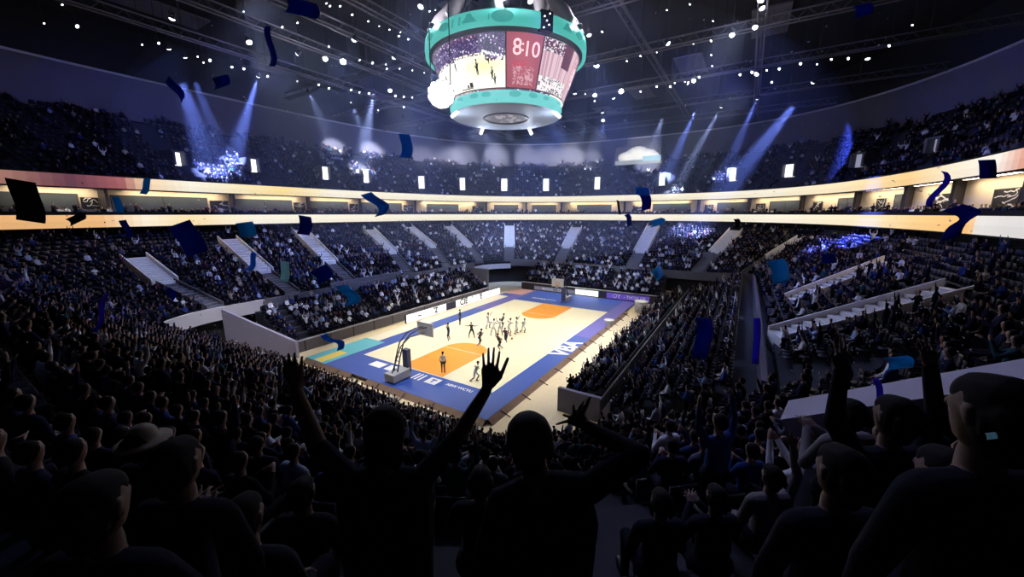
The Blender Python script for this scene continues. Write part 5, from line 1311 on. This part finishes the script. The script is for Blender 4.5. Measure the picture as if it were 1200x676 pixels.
# ------------------------------------------------------------------ blue confetti drifting down
def foil(name, col):
    m = bpy.data.materials.new(name); m.use_nodes = True; nt = m.node_tree; b = nt.nodes['Principled BSDF']
    b.inputs['Base Color'].default_value = col+(1,); b.inputs['Roughness'].default_value = .45
    tr = nt.nodes.new('ShaderNodeBsdfTranslucent'); tr.inputs['Color'].default_value = tuple(min(1, x*2.2) for x in col)+(1,)
    mx = nt.nodes.new('ShaderNodeMixShader'); mx.inputs[0].default_value = .6
    nt.links.new(b.outputs[0], mx.inputs[1]); nt.links.new(tr.outputs[0], mx.inputs[2]); nt.links.new(mx.outputs[0], nt.nodes['Material Output'].inputs['Surface']); return m
CB = {'blue': foil('blue_foil', (.05, .20, .75)), 'navy': foil('navy_foil', (.018, .04, .22)), 'teal': foil('teal_foil', (.04, .26, .50)), 'pale': foil('pale_blue_foil', (.30, .55, .95)), 'dark': mat('black_foil', (.010, .013, .022), .5), 'violet': foil('violet_foil', (.07, .05, .36)), 'gold': mat('gold_foil', (.5, .38, .12), .4, .3)}
def confetti(px, py, w, h, d, colr, rot, bend, label, twist=.0):
    p = U(px, py, d=d); k = p-Vector(CAM); s = (k.dot(Vector(FW)))/FPX; W_, H_ = w*s, h*s
    mb = MB(); n = 9; v = []
    for i in range(n+1):
        t = i/n-.5; ox = bend*W_*(1-4*t*t)*.8; oz = bend*H_*.35*math.sin(t*PI*1.6); a = twist*t
        for sgn in (-.5, .5): 
            x, zz = sgn*W_*math.cos(a)+ox, sgn*W_*math.sin(a)+oz; v.append((x, t*H_, zz))
    f = [(2*i, 2*i+1, 2*i+3, 2*i+2) for i in range(n)]
    nv = len(v); v2 = [(x, y, z-.0015) for x, y, z in v]
    mb.add(v+v2, f+[tuple(reversed([j+nv for j in q])) for q in f]+[(2*i, 2*i+2, 2*i+2+nv, 2*i+nv) for i in range(n)]+[(2*i+1, 2*i+1+nv, 2*i+3+nv, 2*i+3) for i in range(n)]+[(0, nv, nv+1, 1), (2*n, 2*n+1, 2*n+1+nv, 2*n+nv)])
    o = mb.build('confetti_piece', CB[colr], None, True); z = -Vector(FW); M = Matrix((tuple(RT), tuple(UP), tuple(-FW))).transposed()
    R3 = M @ Matrix.Rotation(rad(rot), 3, 'Z') @ Matrix.Rotation(R.uniform(-.5, .5), 3, 'Y') @ Matrix.Rotation(R.uniform(-.4, .4), 3, 'X')
    o.matrix_world = Matrix.Translation(p) @ R3.to_4x4(); tag(o, label, 'confetti', 'drifting confetti pieces')
for a in [(170, 218, 7, 20, 6, 'teal', -8, .2, 'slim teal confetti piece before the upper ribbon at its yellow stretch'), (437, 240, 16, 28, 6, 'blue', 8, .8, 'curled blue confetti piece across both ribbons'),
          (752, 224, 18, 11, 6, 'blue', 0, .1, 'flat blue confetti piece over the upper ribbon'), (755, 236, 11, 20, 6.2, 'navy', 12, .3, 'navy confetti strip hanging below the flat blue one'), (1157, 198, 14, 25, 4, 'navy', -6, .05, 'square navy confetti piece before the big cream suite'),
          (1098, 222, 9, 40, 4.2, 'violet', -8, .5, 'long violet streamer before the suites'), (1115, 262, 18, 46, 3.5, 'navy', 22, .9, 'thick curled navy streamer crossing the lower ribbon'), (30, 236, 26, 50, 4, 'dark', -8, .1, 'large dark confetti piece before the shadowed suites'),
          (88, 257, 18, 9, 4.5, 'dark', 30, .2, 'small dark confetti bow at the lower ribbon'), (148, 268, 16, 20, 5, 'navy', 0, .15, 'blue confetti square just under the lower ribbon'), (220, 280, 40, 38, 4.5, 'navy', 10, .1, 'largest blurry navy confetti piece under the lower ribbon'),
          (288, 269, 17, 19, 6, 'teal', 15, .1, 'round teal confetti piece at the top of a pale stair'), (356, 264, 13, 22, 6, 'navy', -6, .2, 'pointed navy confetti piece at the top of a pale stair'), (333, 318, 11, 24, 7, 'pale', -12, .15, 'pale blue confetti strip over the far side crowd'),
          (376, 322, 22, 17, 6.5, 'navy', 25, .2, 'navy confetti piece over the far side crowd'), (294, 306, 7, 22, 7, 'blue', -18, .5, 'thin blue confetti strip lying across a pale stair'), (406, 346, 18, 26, 7, 'teal', 6, .5, 'teal confetti piece over the first rows behind the white boards'),
          (389, 401, 10, 28, 8, 'blue', 18, .7, 'curled blue confetti piece above the teal court corner'), (118, 366, 12, 46, 4.5, 'violet', 4, .2, 'tall violet streamer in the shadowed crowd'), (200, 345, 12, 14, 5, 'navy', 40, .2, 'small navy confetti piece over the shadowed crowd'),
          (474, 171, 13, 26, 8, 'blue', -4, .3, 'bright blue confetti piece before the far wall'), (352, 9, 34, 16, 5, 'navy', -5, .15, 'wide navy confetti piece up among the roof trusses'), (316, 55, 10, 40, 5, 'navy', -14, .3, 'long navy streamer below the roof trusses'),
          (258, 96, 18, 18, 5, 'navy', 20, .2, 'dim navy confetti piece in the blue beam'), (205, 105, 12, 26, 5, 'navy', 25, .3, 'dark leaf-shaped confetti piece in the first blue beam'), (768, 261, 14, 9, 7, 'teal', 15, .4, 'grey teal confetti piece at the top of a pale stair'),
          (736, 258, 8, 14, 7, 'navy', 20, .3, 'narrow navy confetti piece under the lower ribbon'), (770, 321, 16, 13, 7, 'teal', 38, .2, 'teal confetti piece over the far corner crowd'), (912, 318, 26, 28, 4.5, 'teal', 10, .15, 'wide teal confetti piece in the dim sideline crowd'),
          (969, 303, 13, 12, 5, 'navy', 0, .2, 'small blue confetti piece in the dim sideline crowd'), (822, 396, 20, 48, 5, 'navy', -6, .2, 'tall navy confetti piece over the sideline crowd'), (1052, 425, 32, 14, 4, 'teal', 4, .2, 'wide teal confetti piece before the lilac parapet'),
          (863, 262, 6, 11, 7, 'dark', 5, .3, 'tiny black confetti piece on the lower ribbon past the far stair'), (725, 243, 3, 18, 7, 'dark', 2, .1, 'thin black streamer before the suites'), (1010, 12, 20, 14, 5, 'navy', 10, .2, 'navy confetti piece high over the dark corner'),
          (1030, 462, 9, 36, 4.5, 'violet', 2, .2, 'violet streamer beside the slim dark person'), (886, 400, 7, 62, 9, 'violet', 1, .15, 'long violet streamer hanging over the cross aisle'), (1041, 541, 16, 10, 3, 'gold', -20, .3, 'gold confetti leaf before the slim dark person'), (1162, 511, 9, 8, 1.05, 'pale', 20, .1, 'small pale confetti square on the big dark head'),
          (138, 240, 8, 18, 5, 'teal', 2, .1, 'teal confetti piece before the second dark suite'), (1095, 500, 7, 30, 4.5, 'violet', 5, .3, 'violet streamer near the lilac parapet')]:
    confetti(*a)
# tiny white flecks, paper confetti and crowd highlights shaped as bits: one object
mb = MB(); RW = random.Random(11)
for i in range(520):
    z_ = RW.random()
    if z_ < .45: px, py = RW.uniform(905, 1150), RW.gauss(370, 60)
    elif z_ < .72: px, py = RW.uniform(10, 330), RW.gauss(330, 60)
    else: px, py = RW.uniform(180, 1050), RW.uniform(10, 250)
    d = RW.uniform(7, 18); p = U(px, py, d=d); s = RW.uniform(.010, .022)*d/8*.8
    M = Matrix.Translation(p) @ Matrix.Rotation(RW.uniform(0, 6), 4, Vector((RW.random()-.5, RW.random()-.5, RW.random()-.5)).normalized())
    mb.box((-s, -s*.45, -.0012), (s, s*.45, .0012), 0, M)
fl_ = mb.build('paper_highlight_flecks', mat('paper_highlight_fleck', (.92, .93, 1.), .5)); tag(fl_, 'countless tiny white flecks, paper confetti and highlights of the crowd', 'confetti', kind='stuff')

# ------------------------------------------------------------------ world and view
w = bpy.data.worlds.new('world'); scene.world = w; w.use_nodes = True
w.node_tree.nodes['Background'].inputs['Color'].default_value = (.10, .13, .34, 1); w.node_tree.nodes['Background'].inputs['Strength'].default_value = .008
vs_ = scene.view_settings; scene.display_settings.display_device = 'sRGB'; vs_.view_transform = 'Standard'; vs_.look = 'None'; vs_.gamma = 1; vs_.use_curve_mapping = False; vs_.exposure = EXPO
cy = scene.cycles; cy.use_denoising = True; cy.max_bounces = 5; cy.diffuse_bounces = 2; cy.volume_bounces = 0; cy.sample_clamp_indirect = 3.; cy.sample_clamp_direct = 0
